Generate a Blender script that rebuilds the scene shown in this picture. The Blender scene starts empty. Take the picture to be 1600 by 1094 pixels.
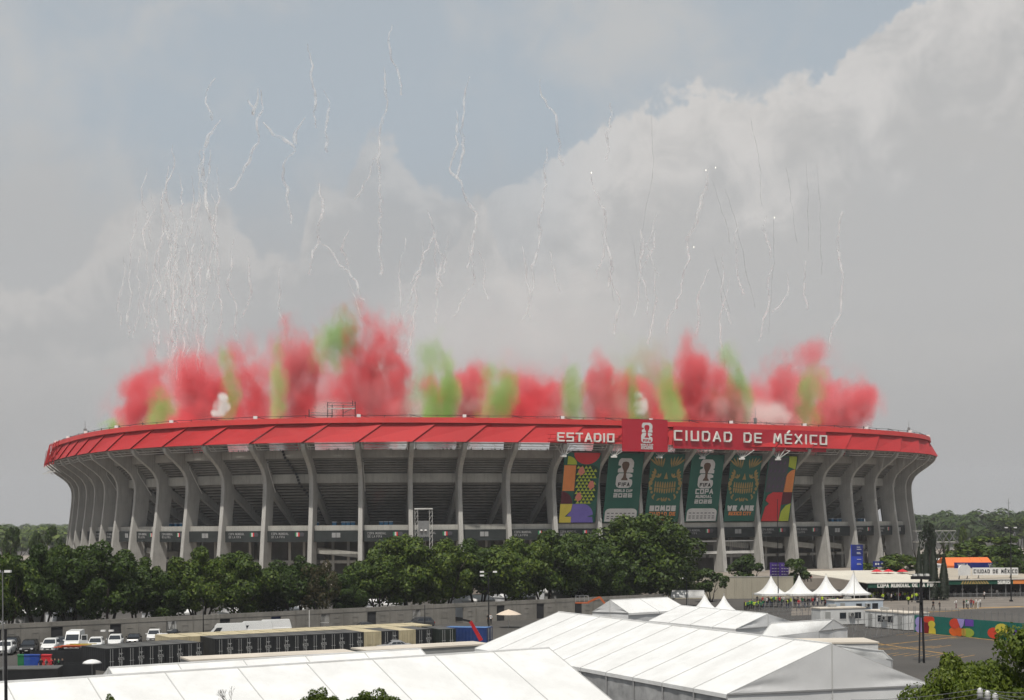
import bpy, bmesh, math, random
from mathutils import Vector, Matrix, noise
R = math.radians
random.seed(7)
sc = bpy.context.scene
col = sc.collection

# ------------------------------------------------------------------ camera
F = 2280.0; EYE = 16.5; ROLL = 0.0072; HZ = 817.5       # focal length in photo pixels, eye height, roll, horizon row
cam_d = bpy.data.cameras.new('camera'); cam = bpy.data.objects.new('camera', cam_d); col.objects.link(cam)
cam_d.sensor_width = 36; cam_d.lens = F/1600*36; cam_d.sensor_fit = 'HORIZONTAL'
cam_d.shift_y = (HZ-547)/1600; cam_d.clip_start = 0.5; cam_d.clip_end = 20000
cam.location = (0, 0, EYE)
cam.rotation_euler = (Matrix.Rotation(ROLL, 3, 'Y') @ Matrix.Rotation(R(90), 3, 'X')).to_euler()
sc.camera = cam
sc.view_settings.view_transform = 'Standard'; sc.view_settings.look = 'None'
sc.view_settings.exposure = 0.0; sc.view_settings.gamma = 1.0; sc.view_settings.use_curve_mapping = False
sc.cycles.use_denoising = True; sc.cycles.use_adaptive_sampling = True; sc.cycles.adaptive_threshold = 0.02; sc.cycles.adaptive_min_samples = 16
sc.cycles.max_bounces = 5; sc.cycles.diffuse_bounces = 2; sc.cycles.transparent_max_bounces = 16
sc.cycles.volume_bounces = 2; sc.cycles.volume_step_rate = 0.9; sc.cycles.volume_max_steps = 256
sc.cycles.caustics_reflective = False; sc.cycles.caustics_refractive = False

# ------------------------------------------------------------------ sun and sky
SUN_EL, SUN_AZ = R(64), R(196)       # azimuth clockwise from +Y: behind the camera, a little left
sd = Vector((math.sin(SUN_AZ)*math.cos(SUN_EL), math.cos(SUN_AZ)*math.cos(SUN_EL), math.sin(SUN_EL)))
sun_d = bpy.data.lights.new('sun', 'SUN'); sun_d.energy = 3.8; sun_d.angle = R(0.6); sun_d.color = (1.0, 0.95, 0.87)
sun = bpy.data.objects.new('sun', sun_d); col.objects.link(sun); sun.location = (0, 0, 300)
sun.rotation_euler = sd.to_track_quat('Z', 'Y').to_euler()

class NT:
    """small helper round a node tree"""
    def __init__(s, tree): s.t = tree; s.n = tree.nodes; s.l = tree.links
    def new(s, typ, **kw):
        nd = s.n.new(typ)
        for k, v in kw.items(): setattr(nd, k, v)
        return nd
    def put(s, nd, key, val):
        i = nd.inputs[key]
        if hasattr(val, 'is_linked') or isinstance(val, bpy.types.NodeSocket): s.l.new(val, i)
        else: i.default_value = val
    def math(s, op, a, b=0.0, c=0.0, clamp=False):
        nd = s.new('ShaderNodeMath', operation=op, use_clamp=clamp)
        s.put(nd, 0, a); s.put(nd, 1, b)
        if len(nd.inputs) > 2: s.put(nd, 2, c)
        return nd.outputs[0]
    def vmath(s, op, a, b=(0, 0, 0)):
        nd = s.new('ShaderNodeVectorMath', operation=op); s.put(nd, 0, a); s.put(nd, 1, b)
        return nd.outputs['Value'] if op in ('LENGTH', 'DOT_PRODUCT', 'DISTANCE') else nd.outputs[0]
    def mix(s, f, a, b, mode='MIX'):
        nd = s.new('ShaderNodeMix', data_type='RGBA', blend_type=mode)
        s.put(nd, 0, f); s.put(nd, 6, a); s.put(nd, 7, b)
        return nd.outputs[2]
    def ramp(s, f, stops, interp='LINEAR'):
        nd = s.new('ShaderNodeValToRGB'); cr = nd.color_ramp; cr.interpolation = interp
        while len(cr.elements) < len(stops): cr.elements.new(0.5)
        for e, (p, c) in zip(cr.elements, stops):
            e.position = p; e.color = (c, c, c, 1) if not hasattr(c, '__len__') else (*c[:3], 1)
        s.put(nd, 0, f)
        return nd.outputs[0]
    def noise(s, vec, scale, detail=4, rough=0.55, dist=0.0, out=0, dim='3D', w=None):
        nd = s.new('ShaderNodeTexNoise', noise_dimensions=dim)
        if vec is not None: s.put(nd, 'Vector', vec)
        s.put(nd, 'Scale', scale); s.put(nd, 'Detail', detail); s.put(nd, 'Roughness', rough); s.put(nd, 'Distortion', dist)
        if w is not None: s.put(nd, 'W', w)
        return nd.outputs[out]
    def smooth(s, v, lo, hi, a=0.0, b=1.0):
        nd = s.new('ShaderNodeMapRange', interpolation_type='SMOOTHSTEP')
        s.put(nd, 0, v); s.put(nd, 1, lo); s.put(nd, 2, hi); s.put(nd, 3, a); s.put(nd, 4, b)
        return nd.outputs[0]

world = bpy.data.worlds.new('World'); sc.world = world; world.use_nodes = True
w = NT(world.node_tree); w.n.clear()
sky = w.new('ShaderNodeTexSky', sky_type='NISHITA'); sky.sun_disc = False
sky.sun_elevation = SUN_EL; sky.sun_rotation = SUN_AZ; sky.air_density = 1.6; sky.dust_density = 4.0; sky.ozone_density = 1.0; sky.altitude = 2200
tc = w.new('ShaderNodeTexCoord'); d = tc.outputs['Generated']
sep = w.new('ShaderNodeSeparateXYZ'); w.l.new(d, sep.inputs[0])
az = w.math('ARCTAN2', sep.outputs[0], sep.outputs[1])          # 0 straight ahead, + to the right
el = w.math('ARCSINE', sep.outputs[2])
azn = w.math('MULTIPLY_ADD', az, 1/0.8, 0.5)                    # photo spans about 0.15 .. 0.85
def px_az(x): return math.atan((x-800)/F)/0.8+0.5
def px_el(y): return math.atan((HZ-y)/F)
wob = w.noise(d, 9.0, 6, 0.6); wob2 = w.noise(d, 34.0, 5, 0.6); big = w.noise(d, 3.1, 4, 0.5); puff = w.noise(d, 60.0, 5, 0.65)
def bank(pts, amp, amp2, soft):
    """a cumulus bank whose upper outline follows the points; returns mask and height under the outline"""
    b = w.ramp(azn, [(px_az(x), px_el(y)) for x, y in pts])
    o = w.math('MULTIPLY_ADD', w.math('SUBTRACT', wob, 0.5), amp, b)
    o = w.math('MULTIPLY_ADD', w.math('SUBTRACT', wob2, 0.5), amp2, o)
    o = w.math('MULTIPLY_ADD', w.math('SUBTRACT', puff, 0.5), amp2*0.5, o)
    dep = w.math('SUBTRACT', o, el)
    return w.smooth(dep, -soft, soft), dep
m1, d1 = bank([(560, 560), (700, 400), (770, 310), (860, 262), (950, 196), (1050, 160), (1165, 172), (1235, 148), (1312, 138), (1330, 96), (1440, 30), (1530, -5), (1640, -60), (1900, 60)], 0.050, 0.055, 0.0045)
m2, d2 = bank([(-200, 420), (60, 470), (125, 440), (165, 360), (215, 312), (325, 306), (372, 350), (410, 430), (470, 420), (500, 300), (545, 300), (578, 222), (600, 214), (632, 240), (660, 290), (700, 300), (750, 310), (800, 420), (1100, 500), (1900, 560)], 0.050, 0.048, 0.006)
m3, d3 = bank([(-300, 330), (60, 250), (300, 330), (620, 330), (760, 300), (1300, 420), (1900, 420)], 0.06, 0.03, 0.05)
fine = w.noise(d, 22.0, 8, 0.62, 0.6); fine2 = w.noise(d, 95.0, 4, 0.6)
blue = w.mix(1.0, sky.outputs[0], (0.74, 0.86, 0.95, 1), 'MULTIPLY')
def bright(rgb, k=1.0): return (rgb[0]*k*10, rgb[1]*k*10, rgb[2]*k*10, 1)
hz = w.smooth(el, 0.0, 0.30)
haze_c = w.mix(hz, bright((0.365, 0.366, 0.367)), bright((0.44, 0.487, 0.522)))
base = w.mix(0.12, haze_c, blue)
patch = w.smooth(w.math('ADD', w.math('MULTIPLY', big, 0.5), w.math('ADD', w.math('MULTIPLY', wob, 0.3), w.math('MULTIPLY', fine, 0.2))), 0.45, 0.60)
base = w.mix(w.math('MULTIPLY', patch, 0.70), base, bright((0.545, 0.54, 0.53)))
base = w.mix(w.math('MULTIPLY', m3, 0.60), base, bright((0.42, 0.425, 0.43)))
def cloud(under, m, dep, k, lit, body, strength):
    t = w.math('ADD', dep, w.math('MULTIPLY', w.math('SUBTRACT', wob2, 0.5), 0.045))
    t = w.math('ADD', t, w.math('MULTIPLY', w.math('SUBTRACT', puff, 0.5), 0.03))
    t = w.math('ADD', t, w.math('MULTIPLY', w.math('SUBTRACT', fine, 0.5), 0.30))
    t = w.math('ADD', t, w.math('MULTIPLY', w.math('SUBTRACT', fine2, 0.5), 0.03))
    c = w.mix(w.smooth(t, -0.01, k), bright(lit), bright(body))
    return w.mix(w.math('MULTIPLY', m, strength), under, c)
base = cloud(base, m2, d2, 0.060, (0.58, 0.56, 0.54), (0.445, 0.443, 0.44), 0.55)
m1 = w.math('MULTIPLY', m1, w.smooth(azn, px_az(690), px_az(1040), 0.30, 1.0))
base = cloud(base, m1, d1, 0.11, (0.66, 0.635, 0.61), (0.485, 0.48, 0.473), 0.84)
low = w.smooth(el, 0.0, 0.16, 0.85, 0.0)
base = w.mix(low, base, bright((0.355, 0.354, 0.352)))
bg = w.new('ShaderNodeBackground'); w.l.new(base, bg.inputs[0]); bg.inputs[1].default_value = 0.1
wo = w.new('ShaderNodeOutputWorld'); w.l.new(bg.outputs[0], wo.inputs[0])

# ------------------------------------------------------------------ helpers
CR, SR = math.cos(ROLL), math.sin(ROLL)
def ray(x, y):
    u, v = x-800, HZ-y
    return (u*CR+v*SR)/F, (v*CR-u*SR)/F
def at(x, y, Y):
    """the point seen at photo pixel x, y at distance Y"""
    a, b = ray(x, y); return Vector((a*Y, Y, EYE+b*Y))
def on(x, y, z=0.0):
    """the point seen at photo pixel x, y on the level z"""
    a, b = ray(x, y); Y = (z-EYE)/b; return Vector((a*Y, Y, z))
def link(o, parent=None):
    col.objects.link(o)
    if parent: o.parent = parent
    return o
def tag(o, label=None, cat=None, group=None, kind=None):
    if label: o['label'] = label
    if cat: o['category'] = cat
    if group: o['group'] = group
    if kind: o['kind'] = kind
    return o
def empty(name, loc, rz=0.0):
    o = bpy.data.objects.new(name, None); o.location = loc; o.rotation_euler.z = rz; o.empty_display_size = 0.2
    return link(o)
def copy_tree(o, parent=None):
    c = o.copy(); col.objects.link(c); c.parent = parent
    for ch in list(o.children): copy_tree(ch, c)
    return c
class MB:
    """collects faces; build() links them as one mesh object"""
    def __init__(s): s.v = []; s.f = []; s.m = []
    def add(s, vs, fs, mi=0):
        n = len(s.v); s.v += [tuple(p) for p in vs]; s.f += [tuple(i+n for i in f) for f in fs]; s.m += [mi]*len(fs); return s
    def box(s, c, size, mi=0, M=None):
        x, y, z = (k/2 for k in size)
        vs = [Vector((sx*x, sy*y, sz*z)) for sz in (-1, 1) for sx, sy in ((-1, -1), (1, -1), (1, 1), (-1, 1))]
        if M: vs = [M @ p for p in vs]
        return s.add([p+Vector(c) for p in vs], [(3, 2, 1, 0), (4, 5, 6, 7), (0, 1, 5, 4), (1, 2, 6, 5), (2, 3, 7, 6), (3, 0, 4, 7)], mi)
    def span(s, a, b, mi=0):
        a, b = Vector(a), Vector(b); return s.box((a+b)/2, [abs(k) for k in (b-a)], mi)
    def bar(s, a, b, r, n=6, mi=0, r2=None):
        a, b = Vector(a), Vector(b); dr = (b-a).normalized(); r2 = r if r2 is None else r2
        up = Vector((0, 0, 1)) if abs(dr.z) < 0.95 else Vector((1, 0, 0))
        e1 = dr.cross(up).normalized(); e2 = dr.cross(e1)
        off = math.pi/n
        vs = [a+(e1*math.cos(off+2*math.pi*k/n)+e2*math.sin(off+2*math.pi*k/n))*r for k in range(n)]
        vs += [b+(e1*math.cos(off+2*math.pi*k/n)+e2*math.sin(off+2*math.pi*k/n))*r2 for k in range(n)]
        fs = [(k, k+n, (k+1) % n+n, (k+1) % n) for k in range(n)] + [tuple(range(n)), tuple(range(2*n-1, n-1, -1))]
        return s.add(vs, fs, mi)
    def prism(s, poly, ex, mi=0):
        """polygon of 3-D points pushed along vector ex"""
        n = len(poly); ex = Vector(ex); p = [Vector(q) for q in poly]
        s.add(p+[q+ex for q in p], [tuple(range(n-1, -1, -1)), tuple(range(n, 2*n))]+[(k, (k+1) % n, (k+1) % n+n, k+n) for k in range(n)], mi); return s
    def lathe(s, prof, n=10, c=(0, 0, 0), mi=0):
        c = Vector(c); vs = []
        for r, z in prof: vs += [c+Vector((r*math.cos(2*math.pi*k/n), r*math.sin(2*math.pi*k/n), z)) for k in range(n)]
        fs = [(j*n+k, j*n+(k+1) % n, (j+1)*n+(k+1) % n, (j+1)*n+k) for j in range(len(prof)-1) for k in range(n)]
        fs += [tuple(range(n-1, -1, -1)), tuple(range((len(prof)-1)*n, len(prof)*n))]
        return s.add(vs, fs, mi)
    def mesh(s, name, mats, smooth=False):
        me = bpy.data.meshes.new(name); me.from_pydata(s.v, [], s.f)
        for m in (mats if isinstance(mats, (list, tuple)) else [mats]): me.materials.append(m)
        if any(s.m): me.polygons.foreach_set('material_index', s.m)
        if smooth: me.polygons.foreach_set('use_smooth', [True]*len(s.f))
        me.update(); return me
    def build(s, name, mats, parent=None, smooth=False):
        return link(bpy.data.objects.new(name, s.mesh(name, mats, smooth)), parent)
def fix_normals(me):
    b = bmesh.new(); b.from_mesh(me); bmesh.ops.recalc_face_normals(b, faces=b.faces); b.to_mesh(me); b.free()

# ------------------------------------------------------------------ materials
MATS = {}
def mat(name, rgb, rough=0.7, var=0.0, scale=0.5, metal=0.0, spec=0.3, coord='Object', bump=0.0, streak=0.0, col2=None, emit=None):
    """a principled surface whose colour wanders between two tones, with optional rain streaks and relief"""
    if name in MATS: return MATS[name]
    m = bpy.data.materials.new(name); m.use_nodes = True; t = NT(m.node_tree); p = t.n['Principled BSDF']
    p.inputs['Roughness'].default_value = rough; p.inputs['Metallic'].default_value = metal
    p.inputs['Specular IOR Level'].default_value = spec
    c = (*rgb, 1)
    if var or col2 or streak or bump:
        g = t.new('ShaderNodeTexCoord').outputs[coord]
        nz = t.noise(g, scale, 6, 0.62)
        c2 = (*col2, 1) if col2 else tuple(max(0, k*(1-var)) for k in rgb)+(1,)
        out = t.mix(t.smooth(nz, 0.35, 0.68), c, c2)
        if streak:
            mp = t.new('ShaderNodeMapping'); t.l.new(g, mp.inputs[0]); mp.inputs['Scale'].default_value = (1.6, 1.6, 0.10)
            sn = t.noise(mp.outputs[0], 1.1, 5, 0.7)
            out = t.mix(t.math('MULTIPLY', t.smooth(sn, 0.45, 0.75), streak), out, tuple(k*0.45 for k in rgb)+(1,))
        t.put(p, 'Base Color', out)
        if bump:
            bn = t.new('ShaderNodeBump'); bn.inputs['Strength'].default_value = bump; bn.inputs['Distance'].default_value = 0.1
            t.l.new(t.noise(g, scale*6, 5, 0.6), bn.inputs['Height']); t.l.new(bn.outputs[0], p.inputs['Normal'])
    else: p.inputs['Base Color'].default_value = c
    if emit: p.inputs['Emission Color'].default_value = (*rgb, 1); p.inputs['Emission Strength'].default_value = emit
    MATS[name] = m; return m
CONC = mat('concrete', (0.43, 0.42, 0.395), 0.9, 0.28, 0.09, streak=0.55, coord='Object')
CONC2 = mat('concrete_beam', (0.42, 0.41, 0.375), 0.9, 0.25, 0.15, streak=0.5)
CONCD = mat('concrete_shaded', (0.22, 0.212, 0.195), 0.9, 0.35, 0.12, streak=0.3)  # recessed steps and back walls: shade of the gaps put into a darker concrete
RED = mat('red_cladding', (0.44, 0.029, 0.032), 0.65, 0.16, 0.05, spec=0.2, streak=0.14)
RED2 = mat('red_rim', (0.54, 0.045, 0.043), 0.6, 0.18, 0.06, spec=0.25)
REDS = mat('red_sign', (0.44, 0.018, 0.035), 0.5, 0.10, 0.1)
WHITE = mat('white_paint', (0.78, 0.77, 0.75), 0.5, 0.08, 0.4)
STEELW = mat('white_steel', (0.62, 0.61, 0.58), 0.5, 0.2, 0.5)
STEEL = mat('grey_steel', (0.22, 0.22, 0.22), 0.5, 0.2, 0.5, metal=0.3)
BLACK = mat('black_steel', (0.018, 0.018, 0.02), 0.5, 0.2, 0.5)
DARK = mat('dark_cloth', (0.030, 0.036, 0.036), 0.8, 0.35, 0.3)
TENT = mat('tent_fabric', (0.72, 0.72, 0.71), 0.55, 0.05, 0.35, col2=(0.64, 0.635, 0.62), streak=0.10, bump=0.3)

# ------------------------------------------------------------------ the stadium's oval
X0, Y0, SA, SBX, SN, PHI = -8.65, 500.0, 134.79, 120.78, 2.8115, 0.46572
_N = 4000; _pts = []
for k in range(_N+1):
    a = 2*math.pi*k/_N; c, s = math.cos(a), math.sin(a)
    x = math.copysign(abs(c)**(2/SN), c)*SA; y = math.copysign(abs(s)**(2/SN), s)*SBX
    _pts.append((X0+math.cos(PHI)*x-math.sin(PHI)*y, Y0+math.sin(PHI)*x+math.cos(PHI)*y))
_S = [0.0]
for k in range(_N): _S.append(_S[-1]+math.hypot(_pts[k+1][0]-_pts[k][0], _pts[k+1][1]-_pts[k][1]))
LEN = _S[-1]; NP = 67; DS = LEN/NP; S0 = 564.34
def ZZ(zr): return EYE-3.1+zr*0.953                         # storey heights were surveyed against the terrace level
import bisect
def _pos(s):
    s %= LEN; k = min(max(bisect.bisect_right(_S, s)-1, 0), _N-1); t = (s-_S[k])/(_S[k+1]-_S[k]+1e-12)
    return Vector((_pts[k][0]*(1-t)+_pts[k+1][0]*t, _pts[k][1]*(1-t)+_pts[k+1][1]*t))
def frame(i):
    """position, tangent and outward normal of the oval at pillar index i (may be fractional); 0..28 face the camera"""
    s = S0+DS*(i-13); p = _pos(s); tg = (_pos(s+2.5)-_pos(s-2.5)).normalized()
    return p, tg, Vector((tg.y, -tg.x))
def sp(i, off, zr, along=0.0):
    p, tg, n = frame(i); q = p+n*off*0.9+tg*along; return Vector((q.x, q.y, ZZ(zr)))
PLAT = 2.7                                                   # level of the stadium's platform above the car park
def ring_depth_(x, off=3.0):
    return min((abs(800+F*p.x/p.y-x), p.y) for p in (sp(k/10, off, 0) for k in range(-30, 315)))[1]
stadium = empty('stadium', (X0, Y0, PLAT))
tag(stadium, 'huge oval concrete stadium with curved pillars and a red roof edge, behind the trees', 'stadium')
SORI = Vector((X0, Y0, PLAT))
def spart(mb, name, mats, parent=None, smooth=False):
    """a stadium part: vertices are given in world space"""
    mb.v = [tuple(Vector(p)-SORI) for p in mb.v]
    me = mb.mesh(name, mats, smooth); o = bpy.data.objects.new(name, me); col.objects.link(o)
    o.parent = parent or stadium
    return o
# one pillar, shared by all
OUT = [(1.6, -11.2), (0, 1.0), (-0.75, 6.0), (-1.25, 10.0), (-1.5, 13.2), (-1.45, 14.8), (-1.1, 16.2), (-0.2, 17.8), (1.2, 19.1), (2.9, 20.3), (4.7, 21.5), (6.2, 22.6), (6.9, 23.6), (6.9, 24.3), (5.9, 25.2)]
INN = [(-3.6, -11.2), (-4.6, 1.0), (-5.3, 6.0), (-5.9, 10.0), (-6.2, 13.2), (-6.3, 14.8), (-6.2, 16.2), (-5.9, 17.8), (-5.4, 19.1), (-4.9, 20.3), (-4.4, 21.5), (-3.9, 22.6), (-3.5, 23.6), (-3.2, 24.3), (-2.8, 25.2)]
def pillar_mesh():
    mb = MB(); h = 0.56
    n = len(OUT); vs = []
    for (o, z), (i, _) in zip(OUT, INN):
        hh = h if z > -5 else h*1.1
        vs += [(o*0.9, -hh+0.1, ZZ(z)-PLAT), (o*0.9, hh-0.1, ZZ(z)-PLAT), (o*0.9-0.14, hh, ZZ(z)-PLAT), (i*0.9, hh, ZZ(z)-PLAT), (i*0.9, -hh, ZZ(z)-PLAT), (o*0.9-0.14, -hh, ZZ(z)-PLAT)]
    fs = []
    for k in range(n-1):
        for j in range(6): fs.append((k*6+j, k*6+(j+1) % 6, (k+1)*6+(j+1) % 6, (k+1)*6+j))
    fs += [tuple(range(5, -1, -1)), tuple(range((n-1)*6, n*6))]
    mb.add(vs, fs); me = mb.mesh('pillar', CONC); fix_normals(me)
    return me
PIL = pillar_mesh()
VIS = range(-3, 32)
rk = MB().prism([(-5.5, -0.45, ZZ(13.4)-PLAT), (-5.5, -0.45, ZZ(11.0)-PLAT), (-21.5, -0.45, ZZ(0.4)-PLAT), (-21.5, -0.45, ZZ(2.8)-PLAT)], (0, 0.9, 0)).mesh('raker_beam', CONC)
pp = MB().bar((-1.9, 0.72, ZZ(25)-PLAT), (-1.9, 0.72, ZZ(18.6)-PLAT), 0.13, 5).bar((-1.9, 0.72, ZZ(18.6)-PLAT), (-6.0, 0.72, ZZ(12.0)-PLAT), 0.13, 5).mesh('drain_pipe', STEELW)
for i in range(NP):
    p, tg, n = frame(i)
    for nm, me in (('pillar', PIL), ('raker_beam', rk), ('drain_pipe', pp)):
        if nm != 'pillar' and (i % NP) > 31: continue
        if nm == 'drain_pipe' and i % 2: continue
        o = bpy.data.objects.new(nm, me); col.objects.link(o); o.parent = stadium
        o.location = (p.x-X0, p.y-Y0, 0); o.rotation_euler.z = math.atan2(n.y, n.x)
def bay(i, poly, inset=0.55, mb=None):
    """closed (offset, height) outline swept from pillar i to pillar i+1"""
    mb = mb or MB(); k = len(poly)
    a = [sp(i, o, z, inset) for o, z in poly]; b = [sp(i+1, o, z, -inset) for o, z in poly]
    return mb.add(a+b, [tuple(range(k-1, -1, -1)), tuple(range(k, 2*k))]+[(j, (j+1) % k, (j+1) % k+k, j+k) for j in range(k)])
def steps(o0, z0, o1, z1, n, th=0.9):
    """outline of a stepped slab running from outer top to inner bottom"""
    lo = []; do, dz = (o1-o0)/n, (z1-z0)/n
    for k in range(n): lo += [(o0+do*k, z0+dz*k), (o0+do*k, z0+dz*(k+0.62)), (o0+do*(k+1.7), z0+dz*(k+0.80))]
    lo.append((o1, z1))
    return lo+[(o1, z1+th*2.4), (o0, z0+th*2.4)]
CRK = []
for i in VIS:
    spart(bay(i, [(-0.4, 20.8), (-0.4, 22.9), (-1.2, 22.9), (-1.2, 20.8)]), 'upper_beam', CONC2)
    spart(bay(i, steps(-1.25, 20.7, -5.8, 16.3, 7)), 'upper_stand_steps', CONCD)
    spart(bay(i, [(-5.0, 14.3), (-5.0, 16.7), (-5.9, 16.7), (-5.9, 14.3)]), 'middle_beam', CONC2)
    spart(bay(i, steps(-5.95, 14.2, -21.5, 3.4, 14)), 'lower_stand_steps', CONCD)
    spart(bay(i, [(-2.3, 1.65), (-2.3, 3.0), (-2.6, 3.0), (-2.6, 1.65)]), 'terrace_parapet', CONC2)
    spart(bay(i, [(-2.65, 1.2), (-2.65, 1.6), (-24, 1.6), (-24, 1.2)]), 'terrace_floor', CONC)
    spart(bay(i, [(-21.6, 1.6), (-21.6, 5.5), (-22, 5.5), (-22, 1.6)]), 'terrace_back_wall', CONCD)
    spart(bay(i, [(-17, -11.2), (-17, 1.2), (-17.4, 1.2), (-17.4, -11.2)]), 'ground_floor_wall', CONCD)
    spart(bay(i, [(-1.75, -1.35), (-1.75, 1.6), (-1.85, 1.6), (-1.85, -1.35)]), 'banner_strip', DARK)
    # ramps between the floors
    if i in (0, 1, 2, 5, 6, 11, 20, 21, 22, 23, 24, 25, 26):
        up = 1 if i >= 20 else -1
        za, zb = ((-3.0, -4.2) if i < 20 else (-1.9-(i-20)*0.25, -3.1-(i-20)*0.25))
        mb = MB(); k = 4
        a = [sp(i, o, z, 0.6) for o, z in ((-5, za), (-5, za-1.5), (-9, za-1.5), (-9, za))]; b = [sp(i+1, o, z, -0.6) for o, z in ((-5, zb), (-5, zb-1.5), (-9, zb-1.5), (-9, zb))]
        mb.add(a+b, [(3, 2, 1, 0), (4, 5, 6, 7)]+[(j, (j+1) % 4, (j+1) % 4+4, j+4) for j in range(4)])
        spart(mb, 'ramp', CONC2)
    spart(bay(i, [(-8, -7.2), (-8, -6.4), (-17, -6.4), (-17, -7.2)]), 'ground_floor_slab', CONC)
    mb = MB()
    for q in (0.33, 0.67): mb.bar(sp(i+q, -8.5, -11.2), sp(i+q, -8.5, 1.2), 0.45, 4)
    spart(mb, 'inner_column', CONC)
# stair line running down the stand underside (dark stepped gap) in one bay
mb = MB()
for k in range(22):
    t = k/21; zz = 22.6-t*17.5; off = -0.6 if zz > 20.7 else (-1.2-(20.7-zz)*1.03 if zz > 16.7 else -5.6 if zz > 14.3 else -5.6-(14.3-zz)*1.5)
    q = 10.45+t*0.45
    mb.box(sp(q, off+0.5, zz), (0.55, 0.5, 0.62))
spart(mb, 'expansion_gap', BLACK)
# roof: raking red panels, rim, roof deck
def panel(i):
    """parallelogram panel leaning half a bay to the right, its right edge proud of the next one"""
    a0 = [sp(i, 7.3, 24.5, 0.05), sp(i+1, 7.75, 24.5, -0.02)]; a1 = [sp(i+0.5, 4.3, 29.7, 0.05), sp(i+1.5, 4.75, 29.7, -0.02)]
    b0 = [sp(i, 6.9, 24.6, 0.05), sp(i+1, 7.2, 24.6, -0.02)]; b1 = [sp(i+0.5, 4.0, 29.7, 0.05), sp(i+1.5, 4.3, 29.7, -0.02)]
    return MB().add([a0[0], a0[1], a1[1], a1[0], b0[0], b0[1], b1[1], b1[0]], [(0, 1, 2, 3), (7, 6, 5, 4), (1, 5, 6, 2), (0, 3, 7, 4), (0, 4, 5, 1), (3, 2, 6, 7)])
for i in range(NP):
    spart(panel(i), 'roof_panel', RED)
    mb = MB(); pr = [(5.35, 29.6), (5.05, 31.0), (4.3, 31.0), (4.1, 29.6)]
    a = [sp(i, o, z) for o, z in pr]; m_ = [sp(i+0.5, o, z) for o, z in pr]; b = [sp(i+1, o, z) for o, z in pr]
    mb.add(a+m_+b, [(3, 2, 1, 0), (8, 9, 10, 11)]+[(j+4*h, (j+1) % 4+4*h, (j+1) % 4+4+4*h, j+4+4*h) for h in (0, 1) for j in range(4)])
    spart(mb, 'roof_rim', RED2)
    pr = [(4.05, 30.6), (-42, 31.6), (-42, 31.2), (4.05, 30.1)]
    mb = MB(); a = [sp(i, o, z) for o, z in pr]; b = [sp(i+1, o, z) for o, z in pr]
    mb.add(a+b, [(3, 2, 1, 0), (4, 5, 6, 7)]+[(j, (j+1) % 4, (j+1) % 4+4, j+4) for j in range(4)])
    spart(mb, 'roof_deck', STEELW)
    mb = MB()                                             # the back of the panel and the bowl of seats behind it
    pr = [(-1.5, 22.3), (-62, -8), (-62, -8.4), (-1.5, 21.9)]
    a = [sp(i, o, z) for o, z in pr]; b = [sp(i+1, o, z) for o, z in pr]
    mb.add(a+b, [(3, 2, 1, 0), (4, 5, 6, 7)]+[(j, (j+1) % 4, (j+1) % 4+4, j+4) for j in range(4)])
    spart(mb, 'seating_bowl', CONC)
for i in VIS:
    mb = MB(); z = 24.25                                  # white lattice girder under the panels
    for zz, of in ((24.3, 6.3), (23.5, 5.6), (24.3, 3.2)):
        mb.bar(sp(i, of, zz), sp(i+1, of, zz), 0.09, 4)
    for k in range(8):
        mb.bar(sp(i+k/8, 6.3, 24.3), sp(i+(k+1)/8, 5.6 if k % 2 == 0 else 6.3, 23.5 if k % 2 == 0 else 24.3), 0.06, 4)
    spart(mb, 'lattice_girder', STEELW)
    mb = MB()
    for k in (0.08, 0.92):
        mb.bar(sp(i+k, 5.2, 22.9), sp(i+k, 6.8, 24.5), 0.10, 4).bar(sp(i+k, 2.6, 22.9), sp(i+k, 5.0, 24.6), 0.10, 4)
    mb.bar(sp(i+0.08, 5.2, 22.9), sp(i+0.92, 5.2, 22.9), 0.08, 4)
    spart(mb, 'girder_bracket', STEELW)
    # cables and lamps along the roof's edge
    mb = MB(); zz = 31.7
    mb.bar(sp(i, 3.4, zz), sp(i+0.5, 3.4, zz-0.12), 0.07, 4).bar(sp(i+0.5, 3.4, zz-0.12), sp(i+1, 3.4, zz), 0.07, 4)
    mb.bar(sp(i, 3.4, 30.5), sp(i, 3.4, zz+0.2), 0.10, 4).bar(sp(i+0.5, 3.4, 30.5), sp(i+0.5, 3.4, zz), 0.10, 4)
    mb.bar(sp(i, 3.4, zz), sp(i+0.22, 4.2, 31.0), 0.09, 4)
    spart(mb, 'roof_cable', BLACK)
    if i % 2 == 0: spart(MB().box(sp(i+0.02, 4.3, 31.45), (0.9, 0.9, 0.7)), 'roof_lamp', WHITE)
# people far up behind the upper beam, seen through the gap under the roof
mb = MB(); rr = random.Random(3)
for i in range(8, 24):
    for k in range(14):
        q = sp(i+rr.random(), rr.uniform(-4.0, -1.5), 0); h = rr.uniform(0.5, 1.15)
        mb.lathe([(0.16, 22.2), (0.26, 22.3), (0.24, 22.4+h*0.55), (0.10, 22.4+h*0.65), (0.13, 22.4+h*0.8), (0.05, 22.4+h)], 5, (q.x, q.y, EYE-4.1), rr.choice((0, 0, 1, 2)))
tag(spart(mb, 'spectator_row', [mat('crowd_dark', (0.05, 0.05, 0.06)), mat('crowd_white', (0.5, 0.48, 0.45)), mat('crowd_green', (0.04, 0.16, 0.08))]), kind='stuff')

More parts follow.
